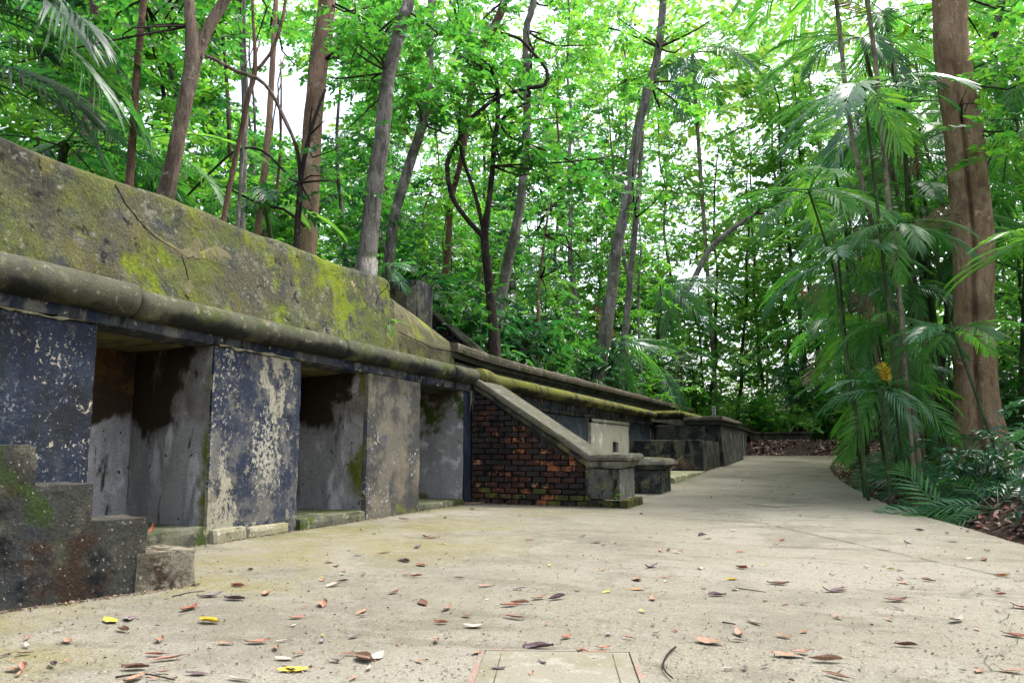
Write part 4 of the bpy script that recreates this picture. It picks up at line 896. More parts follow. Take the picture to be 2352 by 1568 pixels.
def biglobe(t, th):
    g = 1 - .42*math.exp(-((th-4.62+.1*t)**2)/.012)*(1 if t < .52 else max(0, 1-(t-.52)*9)) + .05*math.sin(2*th+1+2*t)
    return g*(1 + .30*max(0, .10-t)/.10*(.6+.4*math.cos(3*th+.6)))
tree('big_brown_tree', 'massive smooth brown trunk with a deep groove at the right side of the picture', [(2262,1085,150),(2254,1040,118),(2246,945,92),(2240,850,84),(2236,700,80),(2236,560,84),(2226,450,82),(2212,300,78),(2194,183,75),(2183,80,72),(2181,-20,75)], 12, 'big',
     ([(2330,300,11,.6,20),(2290,190,11,.5,12),(2345,90,11,.9,34),(2250,40,13,.9,24)], .38, 'wide', 'bright'), seg=84, lobes=biglobe, bump=.05, dd=-.02)
tree('dark_leaning_tree', 'dark slanting trunk behind the massive brown one', [(2235,330,16),(2250,230,17),(2272,120,18),(2300,0,19)], 15, 'dark', ([(2320,160,15,.9,24)], .42, 'near', 'mid'))

# ------------------------------------------------------------------ saplings of the understorey
def sapling(x, y, h, seed, size, kind, mat, dens, label, group, base=.7, rad=.8):
    r = random.Random(seed); z = terr(x, y) - .1
    pts = [Vector((x, y, z))]
    dx, dy = r.uniform(-.12,.12), r.uniform(-.12,.12); n = max(3, int(h/1.2))
    for i in range(1, n+1): pts.append(Vector((x + dx*i*.9 + r.uniform(-.15,.15), y + dy*i*.9 + r.uniform(-.15,.15), z + h*i/n)))
    rad0 = .018 + .006*h
    root = empty('understorey_tree', (x, y, z+.1), label, 'tree', group)
    obj('trunk', tube_mesh(pts, [rad0*(1-.75*i/n) for i in range(n+1)], seg=6, bump=.1, res=.5), BK[r.choice(['dark','brown','grey','red'])], root, smooth=True)
    P = []; zt = base
    while zt < h + .4:
        i = min(n-1, int(zt/h*n)); t = zt/h*n - i; c = pts[i].lerp(pts[i+1], min(1, t))
        a = r.uniform(0, 6.28); q = r.uniform(.2, 1.0)*rad
        P.append(ball((c.x + math.cos(a)*q, c.y + math.sin(a)*q, z + zt), rad*r.uniform(.6, 1.0), max(3, int(dens*r.uniform(.6,1.4))), .6)); zt += rad*r.uniform(.55, .9)
    leaves('crown', np.concatenate(P), size, kind, mat, root)
    return root
rs = random.Random(21)
# behind the walls on the left bank
bands = [((-7.6,-6.4), (10.5,22), 8, (2.0,4.0), .42, 'near', 10, .62, 'leafy sapling close behind the parapet and coping', 'saplings close behind the walls'),
         ((-14,-9.2), (7,26), 28, (4,10.5), .52, 'mnear', 19, .95, 'slender leafy tree on the bank behind the walls', 'trees on the left bank'),
         ((-22,-14), (9,36), 20, (8,16), .70, 'mwide', 19, 1.3, 'tall leafy tree further up the left bank', 'trees further up the left bank'),
         ((-12,-5.5), (24,40), 19, (6,17), .66, 'mnear', 16, 1.25, 'leafy tree in the middle of the forest beyond the walls', 'trees beyond the walls'),
         ((-5.5,2.5), (44,54), 7, (8,20), .9, 'mwide', 14, 1.6, 'leafy tree closing the view at the end of the path', 'trees at the end of the path'),
         ((-4.5,2.5), (37,42), 7, (11,19), .72, 'mnear', 17, 1.3, 'tall tree with a high crown standing beyond the end of the path', 'high-crowned trees beyond the path end'),
         ((3.8,11), (17,33), 22, (5,16), .62, 'mnear', 17, 1.2, 'leafy tree in the thicket right of the path', 'trees right of the path'),
         ((3.8,8), (11,17), 8, (3,9.5), .46, 'near', 16, .8, 'leafy young tree near the massive brown trunk', 'young trees by the brown trunk')]
k = 0
for (xa, xb), (ya, yb), n, (ha, hb), size, kind, dens, rad, lab, grp in bands:
    for i in range(n):
        k += 1; y = ya + (yb-ya)*(i + rs.random())/n; x = rs.uniform(xa, xb)
        m_ = rs.choices(['mid','bright','dark','blue'], [4,4,3,2] if (x < 2 or y > 24) else [4,4,2,2])[0]
        if 'end of the path' in lab: m_ = 'bright'  # brighter leaf colour stands in for light missing at the path end
        kd = kind if rs.random() < .6 else ('m' if kind[0] == 'm' else '') + rs.choice(['wide','slim','near'])
        sapling(x, y, rs.uniform(ha, hb), 100+k, size, kd, m_, dens, lab, grp, base=5.0 if 'high crown' in lab else .5, rad=rad)
ORD = ['leftmost','second from left','third from left','fourth from left','fifth from left','sixth from left','seventh from left','eighth from left','ninth from left','tenth from left','eleventh from left','twelfth from left','thirteenth from left','fourteenth from left','fifteenth from left',
       'sixteenth from left','seventeenth from left','eighteenth from left','nineteenth from left','twentieth from left']
def ordinals():
    """things of a group that look alike are told apart by their order from left to right"""
    G = {}
    for o in COL.objects:
        if o.parent is None and 'label' in o and o.get('group') and o['category'] in ('tree','shrub','plant','leaf','palm'): G.setdefault((o['group'], o['label']), []).append(o)
    for (g_, l_), L in G.items():
        if len(L) < 2: continue
        L.sort(key=lambda o: (_c*o.location.x + _s*o.location.y)/max(.1, -_s*o.location.x + _c*o.location.y))
        for i, o in enumerate(L):
            j = len(L)-1-i
            if min(i, j) >= len(ORD): continue
            o['label'] = l_ + ', ' + (ORD[i] if i <= j else ORD[j].replace('leftmost','rightmost').replace('left','right'))
# far wood that reads as one mass
n = 11500
a = NR.uniform(math.radians(-52), math.radians(50), n) ; d = NR.uniform(36, 62, n); hgt = NR.rand(n)**1.0*31
P = np.stack([np.sin(a - .22)*d, np.cos(a - .22)*d, .8 + hgt + .02*d], -1)
cell = np.array([fbm(Vector(p)*.35, 1) for p in P]); P = P[cell > -.22]
o = leaves('distant_forest', P, 1.9, 'far', 'far'); tag(o, 'bright green mass of distant forest leaves behind the trees', 'forest', kind='stuff')

n = 5200
a = NR.uniform(math.radians(-48), math.radians(48), n); d = NR.uniform(33, 50, n); hgt = NR.rand(n)**1.3*9
P = np.stack([np.sin(a - .22)*d, np.cos(a - .22)*d, .6 + hgt + .03*d], -1); P = P[(P[:,1] > 35) | (P[:,0] > 3) | (P[:,0] < -8)]
o = leaves('distant_undergrowth', P, 1.25, 'mnear', 'far'); tag(o, 'dense green mass of distant undergrowth below the far forest', 'undergrowth', kind='stuff')
# ------------------------------------------------------------------ palms
def frond_mesh(L, n, lw, ll, droop, seed, vee=.35, broad=False, hang=.5, bare=.18):
    """pinnate frond along +Y, rising at the base and arching over"""
    r = random.Random(seed); V, Q = [], []
    bx = r.uniform(-.12,.12)
    def rachis(t): return Vector((bx*L*t*t, L*(t - .16*t*t*droop), L*(.10*t - .42*droop*t*t)))
    R0 = []
    for i in range(13):
        t = i/12; p = rachis(t); w = .012*L*(1-t*.85)*.55 + .002
        for sx, sz in ((-1,0),(0,.9),(1,0),(0,-.9)): V.append((p.x+sx*w, p.y, p.z+sz*w))
    for i in range(12):
        for j in range(4): Q.append((i*4+j, i*4+(j+1) % 4, i*4+4+(j+1) % 4, i*4+4+j))
    for s in (-1, 1):
        for i in range(n):
            t = bare + (1-bare)*(i + .3*r.random())/n; p = rachis(t); tg = (rachis(min(1,t+.03)) - rachis(t-.03)).normalized()
            env = (.55 + .45*math.sin(math.pi*min(1, (t-bare)/(1-bare)*.9 + .12)))*(1 - .35*max(0, t-.8)/.2)
            if r.random() < .06: continue
            l = ll*env*r.uniform(.75, 1.1); fw_ = .55 + .75*t + r.uniform(-.08,.08); dr = (Vector((s,0,0))*math.cos(fw_) + tg*math.sin(fw_) + Vector((0,0,vee))).normalized()
            wd = tg - dr*tg.dot(dr); wd.normalize(); up = dr.cross(wd)*s
            w = lw*r.uniform(.85,1.15)
            b = len(V); hg = hang*r.uniform(.7,1.2)
            for q, ww in ((0,.35),(.28,1),(.62,.95 if not broad else 1.1),(1,.06 if not broad else .42)):
                c = p + dr*l*q + Vector((0,0,-1))*l*hg*q*q
                k = wd*w*ww; fold = Vector((0,0,.25*w*ww))
                V += [tuple(c - k - fold*.6), tuple(c + k - fold*.6)]
            for q in range(3): Q.append((b+2*q, b+2*q+1, b+2*q+3, b+2*q+2))
    me = npm('frond', V, Q); return me
FR = {'fine': [frond_mesh(2.0, 27, .0140, .52, 1.0, s, .28, hang=.6) for s in (1,2,3)],
      'broad': [frond_mesh(1.7, 17, .0185, .46, .9, 10+s, .25, True, .42) for s in (1,2,3)],
      'small': [frond_mesh(1.0, 13, .012, .30, 1.0, 20+s, .25, hang=.5) for s in (1,2,3)],
      'strap': [frond_mesh(.8, 7, .017, .36, 1.0, 30+s, .4, hang=.7, bare=.3) for s in (1,2,3)]}
FM = {}
def frond(kind, mat, parent, loc, az, pitch, scale, roll=0, rnd=None, name='frond'):
    i = (rnd or RND).randrange(3); key = (kind, mat, i)
    if key not in FM:
        me = FR[kind][i].copy(); me.materials.clear(); me.materials.append(LF[mat]); FM[key] = me
    o = bpy.data.objects.new(name, FM[key]); link(o, parent)
    o.location = Vector(loc) - parent.location; o.rotation_mode = 'ZXY'; o.rotation_euler = (pitch, roll, az); o.scale = (scale,)*3
    return o
def palm(label, base, top, r0, r1, kind, mats, n, scale, seed, bk='palmgreen', group=None, mid=None, spread=(-.25,1.05), name='palm_tree', az=None, dead=0):
    r = random.Random(seed); base, top = Vector(base), Vector(top)
    base.z = min(base.z, terr(base.x, base.y) - .05)
    root = empty(name, base + Vector((0,0,.05)), label, 'palm', group)
    pts = [base, *(Vector(m_) for m_ in (mid or [])), top]; rad = [r0 + (r1-r0)*i/(len(pts)-1) for i in range(len(pts))]
    if (top-base).length > .3:
        ring = lambda t, th: 1 + (.10 if (t*(top-base).length*4) % 1 < .10 else 0)
        obj('stem', tube_mesh(pts, rad, seg=10, bump=.03, res=.06 if r0 > .03 else .2, lobes=ring if r0 > .03 else None), BK[bk], root, smooth=True)
    for i in range(n):
        a = (2*math.pi*i/n + r.uniform(-.3,.3)) if az is None else r.uniform(*az)
        p = r.uniform(*spread); frond(kind, r.choice(mats), root, top + Vector((0,0,-.05+.1*r.random())), a, p, scale*r.uniform(.8,1.15), r.uniform(-.25,.25), r)
    for i in range(dead):
        a = r.uniform(0, 6.28); frond('fine', 'dry', root, top + Vector((0,0,-.1)), a, -1.25+r.uniform(-.15,.25), scale*.8, 0, r, 'dead_frond')
    return root
P_ = lambda u, v, d: at(u, v, d)
# tall ringed stems right of the path
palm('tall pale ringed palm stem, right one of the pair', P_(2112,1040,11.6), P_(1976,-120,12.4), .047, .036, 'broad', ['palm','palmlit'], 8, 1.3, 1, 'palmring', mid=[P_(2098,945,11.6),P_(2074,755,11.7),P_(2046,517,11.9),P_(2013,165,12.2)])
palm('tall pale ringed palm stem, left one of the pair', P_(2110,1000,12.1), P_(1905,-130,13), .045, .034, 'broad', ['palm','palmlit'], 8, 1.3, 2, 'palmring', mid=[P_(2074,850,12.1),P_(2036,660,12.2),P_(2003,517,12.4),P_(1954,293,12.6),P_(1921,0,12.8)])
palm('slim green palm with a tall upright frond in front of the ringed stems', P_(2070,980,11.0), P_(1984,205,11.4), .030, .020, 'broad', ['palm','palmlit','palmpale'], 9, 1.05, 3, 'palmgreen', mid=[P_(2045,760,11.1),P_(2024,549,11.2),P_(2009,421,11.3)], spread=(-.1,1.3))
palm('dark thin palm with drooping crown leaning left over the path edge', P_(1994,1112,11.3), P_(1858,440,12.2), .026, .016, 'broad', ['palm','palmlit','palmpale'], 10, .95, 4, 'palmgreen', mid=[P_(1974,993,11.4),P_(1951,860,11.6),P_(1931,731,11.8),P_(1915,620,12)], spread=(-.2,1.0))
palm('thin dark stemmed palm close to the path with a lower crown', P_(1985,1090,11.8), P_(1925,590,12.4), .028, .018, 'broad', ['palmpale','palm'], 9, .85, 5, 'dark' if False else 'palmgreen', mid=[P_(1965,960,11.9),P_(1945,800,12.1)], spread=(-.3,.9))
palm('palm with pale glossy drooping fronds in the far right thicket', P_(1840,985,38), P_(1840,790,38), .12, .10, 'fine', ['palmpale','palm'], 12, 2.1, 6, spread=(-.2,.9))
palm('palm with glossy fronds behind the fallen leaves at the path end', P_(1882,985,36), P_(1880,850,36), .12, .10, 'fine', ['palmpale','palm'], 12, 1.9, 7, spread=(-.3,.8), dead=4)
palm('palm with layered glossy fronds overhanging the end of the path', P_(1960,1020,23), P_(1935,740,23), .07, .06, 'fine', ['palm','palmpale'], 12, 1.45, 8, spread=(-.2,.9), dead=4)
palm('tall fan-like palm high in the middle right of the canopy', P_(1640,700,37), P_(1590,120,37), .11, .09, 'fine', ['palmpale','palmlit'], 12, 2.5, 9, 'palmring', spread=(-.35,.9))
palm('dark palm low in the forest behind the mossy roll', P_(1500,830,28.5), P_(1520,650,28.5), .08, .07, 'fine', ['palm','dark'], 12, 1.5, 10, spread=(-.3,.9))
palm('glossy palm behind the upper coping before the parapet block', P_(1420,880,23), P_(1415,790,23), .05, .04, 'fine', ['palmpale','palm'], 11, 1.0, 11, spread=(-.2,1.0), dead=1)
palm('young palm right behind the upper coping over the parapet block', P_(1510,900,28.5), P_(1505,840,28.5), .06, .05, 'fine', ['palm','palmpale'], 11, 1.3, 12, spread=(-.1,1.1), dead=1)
palm('dark palm hanging its fronds in from the upper left corner', (-7.6,2.4,2.6), P_(-90,10,7.2), .08, .06, 'fine', ['dark','palm','dark'], 12, 1.15, 13, 'palmring', spread=(-.75,.25), az=(math.radians(-125), math.radians(-25)))  # dark leaf colour stands in for the shade on these fronds
palm('second dark palm reaching in at the left border below the corner one', (-8.6,2.9,2.6), P_(-110,170,8.2), .08, .06, 'fine', ['dark','palm'], 9, 1.1, 43, 'palmring', spread=(-.6,.35), az=(math.radians(-120), math.radians(-20)))  # shade on the fronds again put into darker leaflets
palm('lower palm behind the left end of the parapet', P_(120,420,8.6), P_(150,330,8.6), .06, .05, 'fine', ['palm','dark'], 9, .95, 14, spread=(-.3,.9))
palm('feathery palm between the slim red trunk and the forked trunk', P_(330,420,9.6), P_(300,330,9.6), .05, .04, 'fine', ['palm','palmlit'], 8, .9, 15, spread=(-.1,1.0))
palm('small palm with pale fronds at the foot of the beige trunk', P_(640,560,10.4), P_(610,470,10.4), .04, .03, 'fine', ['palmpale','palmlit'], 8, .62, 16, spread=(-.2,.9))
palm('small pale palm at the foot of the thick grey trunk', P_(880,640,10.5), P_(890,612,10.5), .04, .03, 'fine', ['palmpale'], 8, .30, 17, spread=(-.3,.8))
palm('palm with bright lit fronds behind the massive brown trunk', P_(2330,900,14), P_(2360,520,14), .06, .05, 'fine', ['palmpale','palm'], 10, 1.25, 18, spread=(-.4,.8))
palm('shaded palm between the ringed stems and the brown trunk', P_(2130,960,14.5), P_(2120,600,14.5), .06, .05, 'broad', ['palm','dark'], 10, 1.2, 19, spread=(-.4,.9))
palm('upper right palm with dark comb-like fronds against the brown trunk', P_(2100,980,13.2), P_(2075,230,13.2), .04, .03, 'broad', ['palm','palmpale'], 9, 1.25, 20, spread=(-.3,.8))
# the palm thicket filling the right bank
rq = random.Random(91)
def thick(n, ya, yb, da, db, ha, hb, sc, lab, grp, sd):
    for i in range(n):
        y = ya + (yb-ya)*(i + rq.random()*.9)/n; x = edge(y) + rq.uniform(da, db)
        if .085 < x/y < .215 and y < 14.6: x = y*rq.choice([.045,.065]); x = max(x, edge(y)+.5)
        if x/y > .085 and y < 14.6: continue
        z = terr(x, y); h = rq.uniform(ha, hb)
        lx, ly = rq.uniform(-.12,.05)*h, rq.uniform(-.08,.08)*h; kd = rq.choice(['broad','fine','fine'])
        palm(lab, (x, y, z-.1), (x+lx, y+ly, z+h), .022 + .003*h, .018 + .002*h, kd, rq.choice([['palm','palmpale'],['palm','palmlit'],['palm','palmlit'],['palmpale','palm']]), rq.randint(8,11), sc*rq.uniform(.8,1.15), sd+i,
             rq.choice(['palmgreen','palmring']), grp, mid=[(x+lx*.4+rq.uniform(-.08,.08), y+ly*.4, z+h*.5)], spread=(-.45,.95), dead=rq.choice([0,0,1]))
thick(13, 10.5, 15.5, .9, 2.4, 1.0, 4.8, .66, 'mid-height palm on the right bank behind the path edge', 'mid-height palms on the right bank', 500)
thick(12, 14, 24, .7, 3.2, 1.2, 5.0, 1.0, 'palm crowding the far right side of the path', 'palms along the far right side', 540)
thick(13, 15, 24, .5, 2.0, 4.5, 9.5, 1.2, 'tall palm standing beside the path among the ringed stems', 'tall palms beside the path', 620)
thick(12, 12, 22, 2.2, 5.5, 4.5, 9.0, 1.25, 'tall palm in the right thicket', 'tall palms in the right thicket', 580)
# near lit frond entering at the right border
nf = palm('near palm with bright yellow-green fronds entering at the right border', (3.0,8.9,.2), P_(2430,560,9.6), .03, .025, 'broad', ['palmlit'], 6, .75, 21, spread=(-.35,.6), az=(1.2,2.6))
palm('low near palm with glossy fronds crossing the foot of the brown trunk', (1.9,10.8,.2), P_(2190,760,10.6), .025, .02, 'broad', ['palmpale','palm'], 7, .68, 22, spread=(-.45,.7))
palm('low palm with a dying yellow frond beside the ringed stems', P_(2040,1040,11), P_(2020,890,11), .025, .02, 'small', ['palm','palmpale'], 7, 1.0, 23, spread=(-.2,.8))
yp = [o for o in COL.objects if o.get('label', '').startswith('low palm with a dying')][0]
yf = frond('small', 'yellow', yp, P_(2045,888,10.3), math.radians(150), -.95, .55, .3, random.Random(2)); yf['label'] = 'dying yellow frond'

# ------------------------------------------------------------------ low plants
def plant(name, label, x, y, kind, mats, n, scale, seed, group=None, pit=(.2,1.2), z=None, dead=0):
    r = random.Random(seed); z = terr(x, y) if z is None else z
    root = empty(name, (x, y, z), label, 'plant', group)
    for i in range(n):
        frond(kind, r.choice(mats), root, (x + r.uniform(-.06,.06), y + r.uniform(-.06,.06), z - .01), 6.283*i/n + r.uniform(-.4,.4), r.uniform(*pit), scale*r.uniform(.7,1.2), r.uniform(-.3,.3), r)
    for i in range(dead): frond('strap', 'dry', root, (x, y, z+.1), r.uniform(0,6.28), r.uniform(-.4,.2), scale, 0, r, 'dead_frond')
    return root
rp = random.Random(33)
for i in range(40):       # along the right bank
    y = 8.9 + 10.5*(i + rp.random()*.8)/40; x = edge(y) + .28 + rp.random()*1.5
    plant('strap_leaf_plant', 'low strap-leaved plant on the leaf-littered bank beside the path', x, y, rp.choice(['strap','small','strap']), ['palm','palmpale','blue'], rp.randint(8,13), rp.uniform(.6,1.15), 200+i, 'strap-leaved plants on the right bank', dead=rp.choice([0,0,1,2]))
for i in range(16):
    y = 10.5 + 20*(i + rp.random())/16; x = -5.9 - rp.random()*1.4
    plant('bank_palmlet', 'young palm-leaved plant behind the coping of the long wall', x, y, rp.choice(['small','strap','small']), ['palm','palmpale','palmlit'], rp.randint(7,10), rp.uniform(.6,1.0), 300+i, 'young plants behind the coping')
def shrub(label, x, y, r, n, size, kind, mat, seed, group=None, h=.8):
    z = terr(x, y); root = empty('leafy_shrub', (x, y, z), label, 'shrub', group); rr_ = random.Random(seed)
    tw = []
    for i in range(9):
        e = Vector((x + rr_.uniform(-r,r)*.8, y + rr_.uniform(-r,r)*.8, z + h*rr_.uniform(.5,1))); tw.append(tube([(x + rr_.uniform(-.1,.1), y + rr_.uniform(-.1,.1), z-.05), Vector((x,y,z)).lerp(e,.5) + Vector((0,0,.08)), e], [.010,.007,.003], seg=5, bump=0, res=.3))
    tag(obj('stems', pym('m', *join(tw)), BK['dark'], root), kind='stuff')
    P = ball((x, y, z + h*.55), r, n, .75*h/r if h < r*2 else 1); P = P[P[:,2] > z+.03]
    leaves('foliage', P, size, kind, mat, root, False); return root
shrub('dense bluish green shrub at the right edge of the picture beside the path', 2.2, 8.9, .66, 190, .27, 'near', 'blue', 1, h=.62)
shrub('second bluish shrub spilling behind the one at the right edge', 2.5, 10.0, .75, 170, .30, 'near', 'blue', 2, h=.85)
shrub('dark leafy shrub at the foot of the massive brown trunk', 1.55, 11.2, .5, 100, .28, 'near', 'blue', 3, h=.7)
sp_ = [( -6.1,11.9),(-6.3,13.2),(-6.0,14.6),(-6.4,15.7),(-6.1,17.0),(-6.5,18.5),(-6.2,20.2),(-6.4,22),(-6.1,24),(-6.5,26),(-6.0,28),(-7.2,12.6),(-7.4,14.8),(-7.3,17),(-7.5,19.6),(-7.4,22.5),(-7.3,10.4),(-7.2,25.5),(-9.2,9.5),(-9.0,8.0),(-9.4,6.6)]
for i, (x, y) in enumerate(sp_):
    shrub('leafy shrub in the undergrowth behind the walls', x, y, .75, 60, .40, ['near','wide','slim','whorl'][i % 4], ['mid','dark','blue','dark','mid'][i % 5], 40+i, 'undergrowth shrubs behind the walls', h=1.3)
for i in range(22):
    y = 13 + 24*(i + rp.random())/22; x = edge(min(y,30)) + 1.6 + rp.random()*4
    shrub('leafy shrub in the thicket right of the path', x, y, .9, 55, .46, ['near','slim','wide'][i % 3], ['dark','blue','mid','dark'][i % 4], 80+i, 'thicket shrubs right of the path', h=1.6)
for i in range(14):
    x = -9 + 14*(i + rp.random())/14; y = 35.2 + rp.random()*3
    shrub('leafy shrub at the far end behind the curved wall', x, y, 1.1, 55, .6, ['near','slim','wide'][i % 3], ['bright','far','mid'][i % 3], 120+i, 'shrubs behind the curved wall', h=2.2)  # brighter leaf colours stand in for light behind the curved wall
# the rosette with big whorled leaves beside the crooked tree's foot
shrub('plant with glossy whorled leaves at the foot of the crooked tree', -5.75, 12.9, .34, 16, .34, 'whorl', 'palmpale', 9, h=.7)
# small ferns and weeds
fern = plant('fern', 'small bright fern growing from the broken right edge of the parapet', -4.9, 7.80, 'small', ['palmlit'], 6, .28, 5, pit=(-.2,.9), z=2.28)
weed = empty('weed', (-2.72, 9.98, 0), 'small bright green weed growing at the foot of the brick stair pillar', 'weed')
obj('stem', tube_mesh([(-2.72,9.99,0),(-2.70,9.975,.09),(-2.71,9.97,.19)], [.004,.003,.002], seg=5, bump=0), BK['palmgreen'], weed)
leaves('leaves', np.array([(-2.72,9.985,.05),(-2.71,9.98,.10),(-2.70,9.975,.14),(-2.71,9.97,.18),(-2.75,9.98,.06)]), .085, 'wide', 'bright', weed, False)

# ------------------------------------------------------------------ fallen leaves, litter, sticks
def dry_leaf(seed, L=1.0, w=.23, curl=.5, bend=.4):
    """curled leaf blade with a stalk, along +Y, resting on z = 0"""
    r = random.Random(seed); V, F = [], []; n = 9; tw = r.uniform(-.5,.5)
    ws = [.08,.55,.85,1,.98,.88,.68,.38,.04]
    for i in range(n):
        t = i/(n-1)-.5; z = bend*(t*t)*1.2 + .05*math.sin(t*9+seed)*bend
        for j, s in enumerate((-1,-.5,0,.5,1)):
            x = ws[i]*w*s*(1-.35*curl*abs(s)); zz = z + curl*w*.8*s*s*ws[i] + tw*w*s*t*1.2
            V.append(Vector((x, t*L, zz*L)))
    for i in range(n-1):
        for j in range(4): F.append((i*5+j, i*5+j+1, (i+1)*5+j+1, (i+1)*5+j))
    o = len(V); p = V[2]; q = p + Vector((.03*r.uniform(-1,1), -.2*L, .02))
    for c, rr_ in ((p, .012), (q, .009)):
        for k in range(3): a = 2.09*k; V.append(c + Vector((rr_*math.cos(a), 0, rr_*math.sin(a))))
    for k in range(3): F.append((o+k, o+(k+1) % 3, o+3+(k+1) % 3, o+3+k))
    zm = min(v.z for v in V)
    return pym('fallen_leaf', [v - Vector((0,0,zm-.003)) for v in V], F)
def drymat(name, a, b, spec=.25):
    return surf(name, a, [(b, 14, .46, .62, {'det':5}), (tuple(c*.45 for c in a), 40, .58, .68, {'det':3})], bump=.25, bscale=40, rough=.6, spec=spec, coord='obj')
DL = [('pale brown', drymat('leaf tan', (.22,.125,.075), (.30,.19,.13))), ('pinkish', drymat('leaf pinkish', (.30,.14,.095), (.36,.22,.16))), ('dark brown', drymat('leaf umber', (.10,.045,.03), (.16,.08,.05))),
      ('purplish dark', drymat('leaf purple', (.075,.045,.05), (.14,.09,.10))), ('reddish', drymat('leaf red', (.20,.06,.035), (.25,.09,.05))), ('orange', drymat('leaf orange', (.40,.15,.025), (.45,.21,.04))),
      ('yellow', drymat('leaf yellow', (.60,.40,.04), (.5,.45,.08))), ('pale cream', drymat('leaf cream', (.36,.30,.23), (.44,.39,.33))), ('grey', drymat('leaf grey', (.17,.14,.14), (.26,.22,.22)))]
DW = [22,20,12,10,8,3,4,15,8]
DM = [dry_leaf(i, w=[.20,.24,.28,.17,.22,.26,.15,.23][i], curl=[.3,.7,1.0,.5,1.3,.2,.9,.6][i], bend=[.2,.6,.4,.9,.3,.5,.2,.7][i]) for i in range(8)]
LMM = {}
def fallen(x, y, size, ci, mi, az, label, group=None, z=None, tilt=0, name='fallen_leaf'):
    if (mi, ci) not in LMM:
        me = DM[mi].copy(); me.materials.append(DL[ci][1]); LMM[(mi, ci)] = me
    o = bpy.data.objects.new(name, LMM[(mi, ci)]); link(o)
    o.location = (x, y, (gz(y) if z is None else z) + .006); o.rotation_euler = (tilt*.6, RND.uniform(-.12,.12), az); o.scale = (size*1.1, size, size*.6)
    return tag(o, label, 'leaf', group)
def gp(u, v):
    z = 0
    d = at(u, v, 1) - Vector((0,0,EYE))
    for i in range(30): t = (z-EYE)/d.z; z = gz(d.y*t)
    return d.x*t, d.y*t
big = [(545,1347,.10,4,2,1.2,'orange brown curled leaf, largest near the stepped wall'), (612,1365,.11,1,1,.3,'salmon pink leaf touching the large orange brown curled one'), (955,1325,.085,4,4,1.9,'dark red cupped leaf standing alone mid-foreground'),
       (1013,1432,.07,4,2,1.4,'chestnut arched leaf with a split edge in the foreground'), (1088,1440,.095,7,5,1.6,'cream curved leaf beside the chestnut arched leaf'), (1170,1392,.10,4,1,1.9,'glossy maroon leaf below a dark twig in the middle foreground'),
       (1190,1355,.08,3,3,1.6,'purple crumpled leaf above the glossy maroon one'), (1465,1355,.09,5,0,1.5,'ribbed orange leaf in the right foreground'), (1680,1333,.07,6,2,1.2,'yellow orange leaf in the right foreground'),
       (1915,1360,.14,3,3,1.8,'long maroon torn leaf at the right'), (1700,1268,.07,4,5,1.1,'rusty leaf right of centre'), (675,1541,.12,6,0,1.7,'yellow green leaf at the bottom edge'), (50,1537,.12,1,4,.6,'brown cupped leaf in the lower left corner'),
       (310,1537,.10,2,2,1.6,'dark arched leaf near the bottom left'), (368,1472,.08,1,2,.3,'pink upright leaf left of the bottom centre'), (155,1475,.08,1,1,.8,'orange pink leaf with dark stalk at the lower left'),
       (2330,1462,.10,4,1,.7,'reddish leaf at the lower right edge'), (2320,1545,.10,1,3,1.0,'brown leaf in the lower right corner'), (2080,1485,.09,2,4,1.3,'dark folded leaf in the right foreground'), (1920,1555,.11,0,6,.6,'long tan leaf on the bottom right edge'),
       (880,1270,.10,1,0,1.7,'flat pinkish leaf before the niches'), (575,1310,.08,2,4,.7,'brown leaf standing on edge before the first niche'), (2045,1308,.06,6,2,.8,'yellowish leaf on the right of the path'), (1625,1238,.08,2,5,1.6,'dark flat leaf beyond the ribbed orange one'),
       (1055,1328,.07,2,6,1.5,'dark rolled leaf right of the red cupped leaf'), (1245,1525,.06,3,3,.5,'dark leaf lying on the hatch'), (1385,1490,.06,1,1,1.5,'pinkish leaf on the far edge of the hatch'), (770,1520,.06,3,7,1.0,'small dark purple leaf left of the hatch'),
       (740,1475,.05,8,1,.2,'small grey upright leaf left of the hatch'), (1020,1250,.05,6,1,.9,'small yellow leaf near the brick flank'), (1475,1405,.05,6,5,.4,'small yellow rounded leaf below the ribbed orange one'), (1755,1300,.05,6,3,.7,'yellow scrap right of the yellow orange leaf')]
for u, v, s_, ci, mi, az, lab in big:
    x, y = gp(u, v); fallen(x, y, s_, ci, mi, az + YAW, lab)
fallen(WX+.03, 8.75, .09, 5, 2, .3, 'orange leaf lying on top of the grey roll moulding', z=rollz(8.75)+.115, tilt=-.2)
fallen(-4.93, 4.55, .13, 4, 3, .4, 'brown leaf leaning upright in the first niche', z=.15, tilt=1.1)
rl = random.Random(77); cnt = 0
